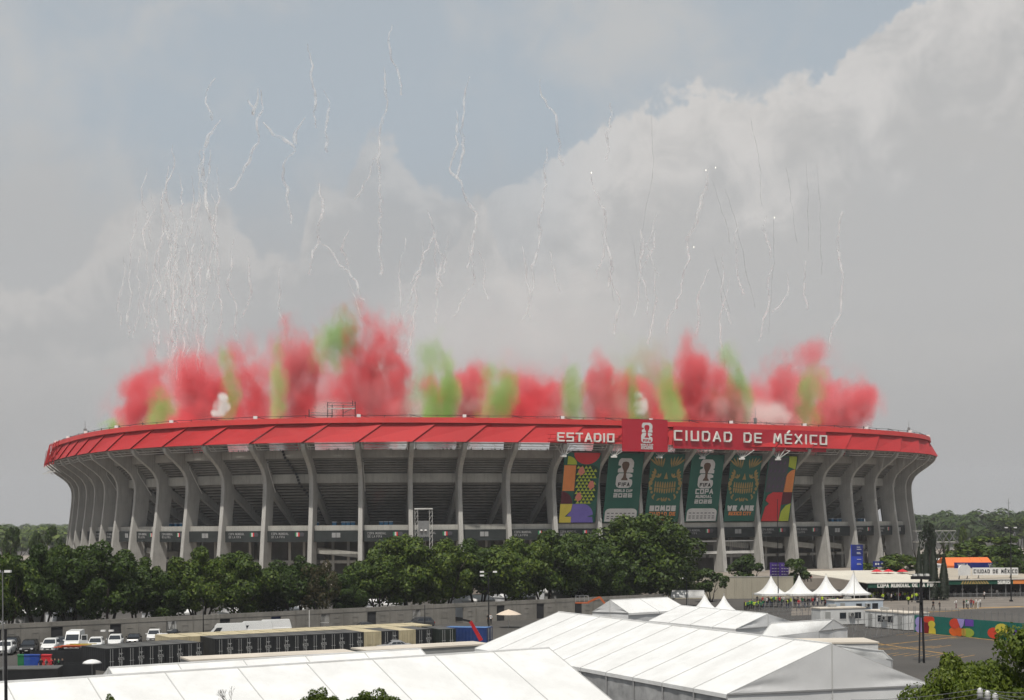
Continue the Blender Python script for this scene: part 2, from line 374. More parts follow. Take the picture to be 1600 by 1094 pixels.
def ordinal(n):
    a = ['zeroth', 'first', 'second', 'third', 'fourth', 'fifth', 'sixth', 'seventh', 'eighth', 'ninth', 'tenth', 'eleventh', 'twelfth', 'thirteenth', 'fourteenth', 'fifteenth', 'sixteenth', 'seventeenth', 'eighteenth', 'nineteenth']
    if n < 20: return a[n]
    t = {2: 'twent', 3: 'thirt', 4: 'fort', 5: 'fift'}[n//10]
    return t+'ieth' if n % 10 == 0 else t+'y-'+a[n % 10]
ORD = ['first', 'second', 'third', 'fourth', 'fifth', 'sixth', 'seventh', 'eighth', 'ninth', 'tenth', 'eleventh', 'twelfth', 'thirteenth', 'fourteenth', 'fifteenth', 'sixteenth', 'seventeenth', 'eighteenth', 'nineteenth', 'twentieth']
def y0(x): return HZ-ROLL*(x-800)
# ------------------------------------------------------------------ ground
def ground_mat():
    m = bpy.data.materials.new('asphalt'); m.use_nodes = True; t = NT(m.node_tree); p = t.n['Principled BSDF']
    g = t.new('ShaderNodeTexCoord').outputs['Object']
    a = t.noise(g, 0.03, 6, 0.6); b = t.noise(g, 0.4, 5, 0.65); f = t.noise(g, 9.0, 4, 0.7)
    c = t.mix(t.smooth(a, 0.35, 0.65), (0.050, 0.047, 0.044, 1), (0.078, 0.072, 0.064, 1))
    c = t.mix(t.math('MULTIPLY', t.smooth(b, 0.45, 0.75), 0.5), c, (0.040, 0.038, 0.037, 1))
    c = t.mix(t.math('MULTIPLY', f, 0.35), c, (0.16, 0.15, 0.14, 1))
    t.put(p, 'Base Color', c); p.inputs['Roughness'].default_value = 0.92; p.inputs['Specular IOR Level'].default_value = 0.2
    bn = t.new('ShaderNodeBump'); bn.inputs['Strength'].default_value = 0.4; bn.inputs['Distance'].default_value = 0.02
    t.l.new(f, bn.inputs['Height']); t.l.new(bn.outputs[0], p.inputs['Normal']); return m
ASPH = ground_mat()
tag(MB().add([(-3500, -60, 0), (3500, -60, 0), (3500, 6000, 0), (-3500, 6000, 0)], [(0, 1, 2, 3)]).build('ground', ASPH), kind='structure')
PAVE = mat('plaza_paving', (0.30, 0.26, 0.22), 0.9, 0.3, 0.08)
pl = MB().prism([(-300, 330, 0), (-60, 318, 0), (30, 316, 0), (56, 316, 0), (60, 350, 0), (240, 372, 0), (300, 700, 0), (-300, 700, 0)], (0, 0, PLAT)).build('platform', PAVE)
tag(pl, kind='structure')
# plaza apron in front of the gate: paler paving and yellow bands
tag(MB().add([on(1236, 962, 0.004), on(1650, 948, 0.004), on(1650, 928, 0.004), on(1236, 930, 0.004)], [(0, 1, 2, 3)]).build('plaza', mat('plaza_tan', (0.20, 0.175, 0.15), 0.9, 0.3, 0.15)), kind='structure')
YEL = mat('yellow_marking', (0.50, 0.28, 0.06), 0.8, 0.35, 0.8)
rm = random.Random(5)
def road_line(a, b, wd, nm='parking_line', m=YEL, z=0.008):
    a, b = on(*a, z), on(*b, z); n = (b-a).cross(Vector((0, 0, 1))).normalized()*wd/2
    o = MB().add([a-n, b-n, b+n, a+n], [(0, 1, 2, 3)]).build(nm, m); tag(o, kind='structure')
road_line((1340, 1001), (1480, 1022), 0.35); road_line((1430, 988.6), (1490, 994), 0.45); road_line((1515, 996), (1560, 1001), 0.45)
road_line((1500, 951), (1640, 946.5), 1.3, 'painted_band', z=0.010); road_line((1380, 960), (1500, 954), 0.7, 'painted_band', z=0.010)
for k in range(9):
    x = 1342+k*15; road_line((x+20, 1004-k*1.6+6), (x+48, 1000.5-k*1.6+6), 0.14)
    road_line((x-6, 1017-k*0.5), (x+24, 1013-k*0.6), 0.14)
for k in range(8): road_line((1378+k*17, 1024+k*0.6), (1404+k*17, 1020+k*0.5), 0.14)
for k in range(6): road_line((1400+k*17, 992.5+k*1.2), (1424+k*17, 989.5+k*1.4), 0.14)

# ------------------------------------------------------------------ foliage
def leaf_mat(name, c1, c2, c3, tr=0.25):
    m = bpy.data.materials.new(name); m.use_nodes = True; t = NT(m.node_tree); p = t.n['Principled BSDF']
    ge = t.new('ShaderNodeNewGeometry'); oi = t.new('ShaderNodeObjectInfo')
    f = t.math('ADD', t.math('MULTIPLY', ge.outputs['Random Per Island'], 0.60), t.math('MULTIPLY', oi.outputs['Random'], 0.40))
    c = t.ramp(f, [(0.0, c1), (0.55, c2), (1.0, c3)])
    t.put(p, 'Base Color', c); p.inputs['Roughness'].default_value = 0.55; p.inputs['Specular IOR Level'].default_value = 0.25
    tl = t.new('ShaderNodeBsdfTranslucent'); t.put(tl, 'Color', t.mix(0.5, c, (0.10, 0.16, 0.02, 1)))
    mx = t.new('ShaderNodeMixShader'); mx.inputs[0].default_value = tr
    t.l.new(p.outputs[0], mx.inputs[1]); t.l.new(tl.outputs[0], mx.inputs[2]); t.l.new(mx.outputs[0], t.n['Material Output'].inputs[0]); return m
LEAF = leaf_mat('laurel_leaf', (0.012, 0.026, 0.004), (0.038, 0.068, 0.008), (0.115, 0.155, 0.018), 0.15)
LEAFB = leaf_mat('brown_leaf', (0.035, 0.030, 0.015), (0.055, 0.045, 0.020), (0.07, 0.065, 0.025))
LEAFY = leaf_mat('light_leaf', (0.022, 0.042, 0.005), (0.080, 0.115, 0.012), (0.175, 0.215, 0.030), 0.3)
LEAFC = leaf_mat('cypress_leaf', (0.008, 0.014, 0.008), (0.014, 0.022, 0.010), (0.024, 0.034, 0.014), 0.1)
BARK = mat('bark', (0.060, 0.050, 0.042), 0.9, 0.4, 2.0)
def leaf(mb, c, nrm, size, rr):
    t1 = nrm.orthogonal().normalized(); a = rr.uniform(0, 6.28); t2 = nrm.cross(t1)
    e1 = t1*math.cos(a)+t2*math.sin(a); e2 = nrm.cross(e1); s = size*rr.uniform(0.7, 1.3)
    mb.v += [tuple(c-e1*s), tuple(c+e2*s*0.55), tuple(c+e1*s), tuple(c-e2*s*0.55)]
    n = len(mb.v); mb.f.append((n-4, n-3, n-2, n-1)); mb.m.append(0)
def crown_mesh(seed, lumps, per, size, shape='dome', m=LEAF, rl=(0.22, 0.36)):
    rr = random.Random(seed); mb = MB()
    for k in range(lumps):
        while True:
            p = Vector((rr.uniform(-1, 1), rr.uniform(-1, 1), rr.uniform(-0.75, 1)))
            if 0.35 < p.length < 0.95: break
        if shape == 'dome': c = Vector((p.x*0.86, p.y*0.86, p.z*0.74))
        else: c = p*0.8
        rad = rr.uniform(*rl)*(1.0 if p.z < 0.4 else 0.85); sq = rr.uniform(0.65, 0.95)
        for j in range(per):
            q = Vector((rr.gauss(0, 1), rr.gauss(0, 1), rr.gauss(0.25, 1))).normalized(); d_ = rad*(rr.uniform(0.55, 1.0)**0.5)*(1+0.18*noise.noise(q*2.3+Vector((k*3.1, seed, 0))))
            nr = (q+Vector((rr.gauss(0, .5), rr.gauss(0, .5), rr.gauss(0.2, .5)))).normalized()
            leaf(mb, c+Vector((q.x, q.y, q.z*sq))*d_, nr, size, rr)
    return mb.mesh('crown', m)
def trunk_mesh(seed, stems=4, h=1.0):
    """unit trunk: from the ground (z 0) into the crown at z 1, limbs spreading to about 0.55"""
    rr = random.Random(seed); mb = MB()
    for k in range(stems):
        a = 6.28*k/stems+rr.uniform(-.5, .5); b = Vector((0.05*math.cos(a), 0.05*math.sin(a), 0)); r = rr.uniform(0.024, 0.036)
        for j in range(4):
            st = rr.uniform(0.14, 0.24); n = b+Vector((math.cos(a)*st*rr.uniform(0.15, 0.5), math.sin(a)*st*rr.uniform(0.15, 0.5), st)); mb.bar(b, n, r, 6, r2=r*0.78)
            if j > 0:
                a2 = a+rr.uniform(-1.4, 1.4); mb.bar(n, n+Vector((math.cos(a2)*0.16, math.sin(a2)*0.16, 0.18)), r*0.6, 5, r2=r*0.25)
            b = n; r *= 0.78
    return mb.mesh('trunk', BARK)
CROWNS = [crown_mesh(10+k, 46, 300, 0.043, rl=(0.19, 0.32)) for k in range(5)]
CROWNB = crown_mesh(31, 22, 120, 0.045, m=LEAFB)
CROWNF = [crown_mesh(41+k, 16, 130, 0.085) for k in range(3)]      # for small or far trees
TRUNKS = [trunk_mesh(50+k, 3+k % 3) for k in range(4)]
NT_ = [0]
def tree(name, x, ytop, wpx, Y, label, zb=0.0, crown=None, base=0.12, group='laurel trees behind the wall', depthf=1.0):
    """a tree whose top is seen at (x, ytop) from a distance Y, wpx photo pixels wide, standing at level zb"""
    top = at(x, ytop, Y); h = top.z-zb; r = wpx*Y/F/2; k = NT_[0]; NT_[0] += 1
    t = empty(name, (top.x, top.y, zb)); tag(t, label, 'tree', group)
    rr = random.Random(k*17+3)
    me = crown if crown is not None else CROWNS[k % 5]
    c = link(bpy.data.objects.new('crown', me), t); ch = h*(1-base)
    c.location = (0, 0, h-ch*0.50); c.scale = (r*1.30, r*1.30*depthf, ch*0.56); c.rotation_euler.z = rr.uniform(0, 6.28) if depthf == 1 else 0
    tr = link(bpy.data.objects.new('trunk', TRUNKS[k % 4]), t); tr.scale = (h*0.62, h*0.62, h*0.72); tr.rotation_euler.z = rr.uniform(0, 6.28)
    return t
def wall_depth(x):
    u = (x-800)/F; t = (-69.4-u*197.9)/(u*56.9-78.3); return 197.9+56.9*t
row = [(8, 850, 92, 8), (60, 842, 88, 9), (108, 843, 84, 16), (165, 838, 112, 8), (214, 866, 78, 15), (262, 880, 76, 9), (312, 848, 88, 8), (378, 856, 92, 8), (428, 878, 76, 15), (462, 864, 82, 9),
       (548, 886, 70, 9), (592, 858, 92, 8), (640, 829, 112, 10), (692, 836, 96, 8), (746, 837, 96, 11), (800, 826, 104, 8), (852, 823, 110, 9), (902, 826, 96, 16), (936, 846, 86, 7)]
for k, (x, yt, wp, dz) in enumerate(row):
    tree('laurel_tree', x, yt, wp, wall_depth(x)+dz, '%s dense green laurel tree from the left behind the grey wall' % ORD[k])
tree('laurel_tree', 1003, 798, 150, 276, 'tallest and widest dark green laurel tree, in front of the stadium banners', base=0.08, crown=crown_mesh(77, 70, 280, 0.038))
tree('laurel_tree', 966, 862, 84, 268, 'lower laurel tree left of the tallest one', base=0.08); tree('laurel_tree', 1046, 872, 74, 284, 'lower laurel tree right of the tallest one', base=0.08)
tree('dry_tree', 500, 868, 58, wall_depth(500)+5, 'thin brownish half dry tree between two green laurels', crown=CROWNB, group='dry trees')
for k, (x, yt, wp, Y, lab) in enumerate([(1110, 880, 46, 300, 'low olive bush beside the largest laurel tree'), (1168, 861, 50, 318, 'round dark tree at the foot of the banners'), (1240, 870, 44, 322, 'small green tree beside the purple notice boards'),
        (1393, 857, 80, 335, 'leafy green tree right of the tall blue banner'), (1520, 842, 92, 372, 'broad green tree behind the orange tent'), (1465, 862, 60, 385, 'dark green tree between cypresses and orange tent'),
        (1588, 838, 74, 330, 'green tree at the right edge behind the white roof sign'), (1575, 862, 40, 345, 'small dark tree beside the white roof sign'), (1560, 834, 90, 430, 'light green treetop below the hazy woods'), (528, 884, 60, 268, 'low green treetop seen in the gap beside the dry tree')]):
    tree('leafy_tree', x, yt, wp, Y, lab, crown=CROWNF[k % 3], base=0.18, group='small trees at the stadium foot')
def cypress_mesh():
    rr = random.Random(8); mb = MB()
    for k in range(2600):
        z = rr.random()**0.8; a = rr.uniform(0, 6.28); r = (0.5*math.sin(math.pi*min(1, z*0.62+0.30))**0.9*(1-z)**0.42+0.02)*rr.uniform(0.75, 1.12)
        leaf(mb, Vector((r*2*math.cos(a), r*2*math.sin(a), z*11)), Vector((math.cos(a), math.sin(a), 0.5)).normalized(), 0.26, rr)
    return mb.mesh('crown', LEAFC)
CYP = cypress_mesh(); CYT = MB().bar((0, 0, 0), (0, 0, 0.8), 0.05, 6, r2=0.01).mesh('trunk', BARK)
for k, (x, yt, yb, wp) in enumerate([(1436, 855, 934, 14), (1447.5, 850, 936, 14), (1459, 847, 938, 16), (1475, 868, 938, 17)]):
    b = on(x, yb); h = at(x, yt, b.y).z; t = empty('cypress_tree', b); tag(t, '%s slim dark cypress from the left in front of the gate' % ORD[k], 'tree', 'cypress trees at the gate')
    c = link(bpy.data.objects.new('crown', CYP), t); r = wp*b.y/F/2; c.scale = (r, r, h*0.97/11); c.location.z = h*0.03; c.rotation_euler.z = k*1.3
    link(bpy.data.objects.new('trunk', CYT), t).scale = (2.5, 2.5, h)
tree('pine_tree', 1446, 806, 26, 360, 'ragged dark conifer behind the cypresses', crown=crown_mesh(91, 18, 90, 0.07, m=LEAFC), base=0.1, group='conifers')
# the far woods beyond the stadium
def woods(name, x0, x1, n, d0, d1, hz0, seed, m):
    rr = random.Random(seed); mb = MB()
    for k in range(n):
        Y = rr.uniform(d0, d1); x = rr.uniform(x0, x1); r = rr.uniform(4, 8.5)*(1+Y/3500); h = rr.uniform(*hz0); X = (x-800)/F*Y
        mb.bar((X, Y, 0), (X, Y, h), 0.5, 4)
        for j in range(150):
            q = Vector((rr.gauss(0, 1), rr.gauss(0, 1), rr.gauss(0.3, 1))).normalized()*rr.uniform(0.5, 1)**0.5
            leaf(mb, Vector((X+q.x*r, Y+q.y*r, h+q.z*r*0.85)), (q+Vector((0, 0, .3))).normalized(), 1.0+Y/1500, rr)
    o = mb.build(name, m); tag(o, 'hazy mass of treetops beyond the stadium on the %s' % ('left' if x0 < 400 else 'right'), 'woods', kind='stuff')
woods('distant_woods', 1400, 1640, 430, 800, 5200, (8, 17), 61, LEAF)
woods('distant_woods', -40, 112, 150, 700, 4500, (5, 11), 62, LEAF)
for k, (x, yt, wp, Y, lab) in enumerate([(18, 811, 26, 420, 'tall ragged hazy tree at the far left edge'), (56, 826, 24, 450, 'dark hazy tree second from the far left edge'), (82, 818, 30, 440, 'spreading hazy tree just left of the stadium'), (1478, 826, 14, 480, 'single hazy pointed tree right of the footbridge'), (1505, 818, 12, 520, 'hazy pointed conifer in the far woods'), (1560, 806, 50, 800, 'large pale hazy tree on the skyline'), (1592, 803, 40, 800, 'pale hazy tree on the skyline at the right edge')]):
    tree('distant_tree', x, yt, wp, Y, lab, crown=CROWNF[k % 3], base=0.25, group='far trees on the skyline')
# far block, mast and footbridge
o = empty('office_block', on(1537, 858)); b = at(1537, 812, 1100); o.location = (b.x, b.y, 0)
mb = MB(); hh = at(1537, 803, 1100).z; mb.box((0, 0, hh/2), (6, 8, hh)); mb.build('wall', mat('far_wall', (0.35, 0.34, 0.33), 0.8), o)
for k in range(3): MB().box((0, -4.05, hh-2.5-k*3), (5, 0.2, 1.2)).build('window_band', mat('far_glass', (0.08, 0.09, 0.1), 0.3), o)
tag(o, 'small hazy square tower block above the woods', 'building')
b = at(1576, 815, 900); o = empty('radio_mast', (b.x, b.y, 0)); tag(o, 'thin radio mast above the woods', 'mast')
MB().bar((0, 0, 0), (0, 0, at(1576, 779, 900).z), 0.35, 4, r2=0.15).build('pole', STEEL, o)
MB().bar((-1.5, 0, at(1576, 786, 900).z), (1.5, 0, at(1576, 786, 900).z), 0.15, 4).build('antenna_arm', STEEL, o)
o = empty('footbridge', (0, 0, 0)); tag(o, 'truss footbridge with railings right of the stadium', 'bridge')
za, zb_ = at(1460, 846, 380).z, at(1460, 829, 380).z; xa, xb = at(1428, 840, 380).x, at(1492, 840, 380).x
o.location = ((xa+xb)/2, 380, 0); hw = (xb-xa)/2
MB().span((-hw, -1, za-0.3), (hw, 1, za)).build('deck', CONC2, o)
MB().span((-hw, -1, zb_-0.2), (hw, 1, zb_)).build('roof', CONC2, o)
for k in range(6):
    a_ = -hw+k*hw/3; MB().bar((a_, -1.05, za), (a_+hw/3, -1.05, zb_-0.2), 0.12, 4).build('truss_bar', STEEL, o); MB().bar((a_+hw/3, -1.1, za), (a_, -1.1, zb_-0.2), 0.12, 4).build('truss_bar', STEEL, o)
for s_ in (-0.8, 0.8): MB().box((s_*hw, 0, (za-0.3)/2), (0.8, 0.8, za-0.3)).build('pier', CONC, o)

# ------------------------------------------------------------------ the perimeter wall, panel by panel
WALLM = mat('wall_concrete', (0.25, 0.235, 0.21), 0.9, 0.25, 0.25, streak=0.45)
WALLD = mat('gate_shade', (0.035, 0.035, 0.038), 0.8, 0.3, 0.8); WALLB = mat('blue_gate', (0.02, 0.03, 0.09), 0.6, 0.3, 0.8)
wd = Vector((78.3, 56.9, 0)); WL = wd.length; wd.normalize(); wn = Vector((wd.y, -wd.x, 0)); wo_ = Vector((-69.4, 197.9, 0))
wall = empty('perimeter_wall', wo_, math.atan2(wd.y, wd.x)); tag(wall, 'long grey concrete panel wall with gateways below the laurel trees', 'wall')
PW = 4.2; st = 0.0696*WL
def wall_panel(s0, s1, op):
    H = 3.3; mb = MB(); a = s0+op
    if op: mb.span((s0+0.02, -0.12, 2.55), (a, 0.12, H))
    mb.span((a+0.003, -0.12, 0), (s1-0.03, 0.12, H))
    p = mb.build('wall_panel', WALLM, wall)
    MB().span((s0, -0.17, H-0.62), (s1-0.06, -0.125, H-0.55)).build('ledge', WALLM, p)
    c = (a+s1)/2; q = MB()
    q.span((c-0.55, -0.16, 1.0), (c-0.42, -0.125, 2.0)); q.span((c+0.42, -0.16, 1.0), (c+0.55, -0.125, 2.0)); q.span((c-0.415, -0.16, 1.0), (c+0.415, -0.125, 1.12)); q.span((c-0.415, -0.16, 1.88), (c+0.415, -0.125, 2.0))
    q.build('square_motif', WALLM, p)
    MB().span((s1-0.03, -0.2, 0), (s1+0.015, 0.1, H+0.03)).build('joint_post', WALLM, wall)
for k in range(-5, 27):
    s0, s1 = st+k*PW, st+(k+1)*PW; op = 1.7 if k % 2 == 0 else 0
    wall_panel(s0, s1, op)
    if op:
        if k in (4, 10, 14):
            g = MB()
            for j in range(9): g.span((s0+0.1+j*0.19, -0.02, 0), (s0+0.14+j*0.19, 0.02, 2.5))
            g.span((s0+0.05, -0.03, 1.2), (s0+1.65, 0.03, 1.28)); g.build('gate_grille', STEELW, wall)
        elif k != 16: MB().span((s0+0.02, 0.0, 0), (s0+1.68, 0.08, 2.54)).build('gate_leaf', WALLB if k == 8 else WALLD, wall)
# hoarding wall in front of the platform
HB = mat('beige_hoarding', (0.40, 0.365, 0.29), 0.85, 0.15, 0.1, streak=0.35)
hl, hr_ = on(1056, 936), on(1240, 935); hd = (hr_-hl); HL = hd.length; hd.normalize()
hw_ = empty('hoarding_wall', hl, math.atan2(hd.y, hd.x)); tag(hw_, 'plain beige hoarding wall behind the pointed tents', 'wall')
HH = at(1150, 902, (hl.y+hr_.y)/2).z
for k in range(14):
    a, b = HL*k/14, HL*(k+1)/14; MB().span((a+0.015, 0, 0), (b-0.015, 0.2, HH)).build('hoarding_panel', HB, hw_)
MB().span((0, -0.06, HH+0.003), (HL, 0.26, HH+0.16)).build('coping', CONC2, hw_)
for k in range(3):
    q = MB().span((-0.02, 0, 0), (0.2, -4.2, 0)); 
MB().prism([(0, 0.2, 0), (-4.5, -6, 0), (-4.5, -6, HH-2.2), (0, 0.2, HH)], (-0.2, 0.05, 0)).build('ramp_wall', HB, hw_)

# ------------------------------------------------------------------ tents
SEAM = mat('tent_seam', (0.46, 0.46, 0.45), 0.6); ALU = mat('aluminium', (0.5, 0.5, 0.5), 0.35, 0.1, 1.0, metal=0.6)
TENTW = mat('tent_wall', (0.66, 0.66, 0.66), 0.6, 0.08, 0.3); CLEAR = mat('tent_window', (0.42, 0.42, 0.42), 0.25, 0.3, 0.7)
def rag(me_mb, quad, nx, ny, amp, seed):
    """a cloth patch: bilinear quad with soft sagging relief"""
    a, b, c, d_ = [Vector(q) for q in quad]; nrm = (b-a).cross(d_-a).normalized(); vs = []
    for j in range(ny+1):
        for i in range(nx+1):
            u, v = i/nx, j/ny; p = (a*(1-u)+b*u)*(1-v)+(d_*(1-u)+c*u)*v
            e = math.sin(math.pi*u)*math.sin(math.pi*v)
            vs.append(p+nrm*amp*(e*0.6*noise.noise(Vector((u*2.5+seed, v*2.5, seed*1.7)))+e*0.35*noise.noise(Vector((u*7+v*3+seed, v*5-u*2, seed))) - e*0.25))
    me_mb.add(vs, [(j*(nx+1)+i, j*(nx+1)+i+1, (j+1)*(nx+1)+i+1, (j+1)*(nx+1)+i) for j in range(ny) for i in range(nx)])
def tent(label, e0, e1, r0, r1, he, hr, bays, wall=True, back=True, gable=True, group='white event tents', clear=False, amp=0.17):
    """a gabled tent. e0, e1: near-slope eave ends; r0, r1: ridge ends above them; e0 and r0 belong to the same gable"""
    E0, E1, R0, R1 = on(*e0, he), on(*e1, he), on(*r0, hr), on(*r1, hr)
    return tent3(label, E0, E1, R0, R1, bays, wall, back, gable, group, clear, amp)
def tent3(label, E0, E1, R0, R1, bays, wall=True, back=True, gable=True, group='white event tents', clear=False, amp=0.17):
    he = E0.z
    B0, B1 = R0*2-E0, R1*2-E1; B0.z = B1.z = he
    c = (E0+E1+B0+B1)/4; c.z = 0; t = empty('event_tent', c); tag(t, label, 'tent', group)
    def L(p): return Vector(p)-c
    lift = Vector((0, 0, 0.03))
    for side, (a0, a1) in enumerate(((E0, E1), (B0, B1))):
        if side and not back: continue
        for k in range(bays):
            u, v = k/bays, (k+1)/bays; mb = MB(); g = 0.00025
            q = [L(a0.lerp(a1, u+g)), L(a0.lerp(a1, v-g)), L(R0.lerp(R1, v-g)), L(R0.lerp(R1, u+g))]
            if side: q = [q[1], q[0], q[3], q[2]]
            rag(mb, q, 8, 6, amp, k+side*9); o = mb.build('roof_panel', TENT, t, True)
            # valance
            w0, w1 = q[0], q[1]; out = (q[0]-q[3]); out.z = 0; out.normalize()
            MB().prism([w0+out*0.02, w1+out*0.02, w1+out*0.03-Vector((0, 0, 0.32)), w0+out*0.03-Vector((0, 0, 0.32))], -out*0.02).build('valance', TENT, o)
            if wall:
                i_ = -out*0.12
                wq = [Vector((w0.x, w0.y, 0))+i_, Vector((w1.x, w1.y, 0))+i_, w1+i_-Vector((0, 0, 0.1)), w0+i_-Vector((0, 0, 0.1))]
                mb = MB(); rag(mb, wq, 10, 6, 0.25, k+3); mb.build('wall_panel', CLEAR if clear else TENTW, t, True)
        for k in range(bays+1):
            u = k/bays; a, r = L(a0.lerp(a1, u)), L(R0.lerp(R1, u))
            MB().bar(a+lift*0.4, r+lift*0.4, 0.045, 4).build('seam_rail', SEAM, t)
            MB().bar(Vector((a.x, a.y, 0)), a-Vector((0, 0, 0.05)), 0.07, 4).build('leg', ALU, t)
    if gable:
        for E_, R_, B_ in ((E0, R0, B0), (E1, R1, B1)):
            for s_ in (E_, B_):
                mb = MB(); m_ = Vector((R_.x, R_.y, he)); f_ = (Vector((R1.x-R0.x, R1.y-R0.y, 0)).normalized())*0.05
                if E_ is E0: f_ = -f_
                p = [L(s_)+f_, L(m_)+f_, L(R_)+f_]
                n_ = 10; vs = []; fs = []
                for j in range(n_+1):
                    for i in range(n_+1):
                        u, v = i/n_, j/n_; q = p[0].lerp(p[1], u); tp = p[0].lerp(p[2], u); pt = q.lerp(tp, v); e = math.sin(math.pi*u)*math.sin(math.pi*v)
                        vs.append(pt-f_.normalized()*0.18*e*(noise.noise(Vector((u*3, v*2+u*5, E_.x)))+0.3))
                fs = [(j*(n_+1)+i, j*(n_+1)+i+1, (j+1)*(n_+1)+i+1, (j+1)*(n_+1)+i) for j in range(n_) for i in range(n_)]
                mb.add(vs, fs); mb.build('gable_panel', TENTW, t, True)
                wm = MB()
                if wall:
                    rag(wm, [Vector((p[0].x, p[0].y, 0)), Vector((p[1].x, p[1].y, 0)), p[1]-Vector((0, 0, 0.06)), p[0]-Vector((0, 0, 0.06))], 10, 5, 0.2, 5); wm.build('end_wall', TENTW, t, True)
            MB().bar(L(E_)+f_*1.6, L(B_)+f_*1.6, 0.09, 4).build('cross_beam', ALU, t)
            MB().bar(Vector((L(R_).x, L(R_).y, 0))+f_*1.6, L(R_)+f_*1.6, 0.06, 4).build('centre_post', SEAM, t)
    MB().bar(L(R0)+lift*1.5, L(R1)+lift*1.5, 0.08, 4).build('ridge_cap', TENT, t)
    return t
tent('largest white event tent at the right front with its grey gable facing us', (1136, 1085), (742, 1013), (1299, 1006.6), (872.6, 956.5), 3.5, 7.0, 10, clear=True)
Ra, Rb = on(858, 1013, 7.0), on(0, 1067, 7.0); dv = (Rb-Ra).normalized(); Rb = Ra+dv*60; pv = Vector((-dv.y, dv.x, 0)); pv = pv if pv.y < 0 else -pv
Ea, Eb = Ra+pv*8.8, Rb+pv*8.8; Ea.z = Eb.z = 3.5
tent3('long white event tent filling the bottom left, its seams running towards us', Ea, Eb, Ra, Rb, 12)
Ra, Rb = on(657, 1014, 5.6), on(170, 1044, 5.6); pv = Vector((-(Rb-Ra).y, (Rb-Ra).x, 0)).normalized(); pv = pv if pv.y < 0 else -pv
Ea, Eb = Ra+pv*4.5, Rb+pv*4.5; Ea.z = Eb.z = 3.4
tent3('lower white tent just behind the long bottom left tent', Ea, Eb, Ra, Rb, 5)
tent('small white gable tent right of the orange boom lift', (982, 958), (1077, 953), (953.5, 938), (1043.5, 933.5), 3.2, 5.0, 2, amp=0.05)
tent('flat white tent below the two pointed tents', (1150, 983), (1013.4, 970), (1199.5, 959.5), (1063, 946.5), 3.0, 4.6, 4, amp=0.05)
tent('small white tent left of the portable cabins', (1221, 985.5), (1324, 981.5), (1204.5, 974.5), (1302, 968), 2.6, 3.9, 1, amp=0.05)
tent('narrow white tent roof behind the large gable tent', (1366.5, 1027), (1290, 1018), (1380, 1018), (1307, 1009), 3.0, 3.7, 1, amp=0.03)
def pagoda(x, ypk, ye, wpx, base_y, label, group):
    b = on(x, base_y); Y = b.y; zp, ze = at(x, ypk, Y).z, at(x, ye, Y).z; r = wpx*Y/F/2
    t = empty('pointed_tent', b, 0.25); tag(t, label, 'tent', group)
    mb = MB(); n = 16; m = 9; vs = []; fs = []
    for j in range(m+1):
        v = j/m; rr_ = r*(0.03+0.97*v); z = ze+(zp-ze)*(1-v)**1.9
        for i in range(n):
            a = 2*math.pi*(i+0.5)/n; c_, s_ = math.cos(a), math.sin(a); q = 1/max(abs(c_), abs(s_)); q = 1+(q-1)*min(1, v*1.3)
            vs.append((rr_*c_*q, rr_*s_*q, z-0.12*v*math.cos(4*a)*0))
    for j in range(m): fs += [(j*n+i, (j+1)*n+i, (j+1)*n+(i+1) % n, j*n+(i+1) % n) for i in range(n)]
    mb.add(vs, fs); mb.build('canopy', TENT, t, True)
    vs = vs[-n:]; MB().add(vs+[(p[0]*1.003, p[1]*1.003, p[2]-0.35) for p in vs], [(i, (i+1) % n, (i+1) % n+n, i+n) for i in range(n)]).build('valance', TENT, t)
    for sx in (-1, 1):
        for sy in (-1, 1): MB().bar((sx*r*0.97, sy*r*0.97, 0), (sx*r*0.97, sy*r*0.97, ze), 0.06, 5).build('leg', ALU, t)
    MB().bar((0, 0, zp-0.3), (0, 0, zp+0.35), 0.05, 5).build('finial', ALU, t)
for k, (x, yp) in enumerate([(1205, 900.5), (1249, 899.5), (1291, 899), (1334, 894.5)]):
    pagoda(x, yp, 927-(k > 2)*0.5, 44.5, 949, '%s pointed white canopy from the left in the row of four' % ORD[k], 'row of pointed canopies')
pagoda(1101.5, 929, 954, 46, 990, 'left of the two pointed white tents in the middle', 'pair of pointed tents'); pagoda(1131.5, 931, 956, 46, 990, 'right of the two pointed white tents in the middle', 'pair of pointed tents')
# small white canopies and stalls glimpsed under the laurel trees
for k, (x, yt, wp, he) in enumerate([(30, 948, 60, 2.4), (108, 948, 56, 2.6), (262, 956, 64, 2.6), (372, 948, 46, 2.4), (440, 950, 60, 2.6), (600, 944, 56, 2.4), (736, 930, 60, 2.4), (800, 925, 60, 2.6), (870, 915, 80, 3.0)]):
    Y = wall_depth(x)+17+(k % 3)*3; c = at(x, yt, Y); r = wp*Y/F/2; zt = max(c.z, 3.4)
    a = wd*r; n_ = wn*2.5; cc = Vector((c.x, c.y, 0))
    tent3('white canopy under the trees behind the wall, %s from the left' % ORD[k], cc-a+n_+Vector((0, 0, zt-0.9)), cc+a+n_+Vector((0, 0, zt-0.9)), cc-a+Vector((0, 0, zt)), cc+a+Vector((0, 0, zt)), 2, group='canopies under the trees', amp=0.03)
tent3('small white flat canopy beside the beige hoarding wall', on(1052, 931, 2.6), on(1101, 931.5, 2.6), on(1050, 923, 3.6), on(1100, 923, 3.6), 2, wall=False, gable=False, amp=0.03)

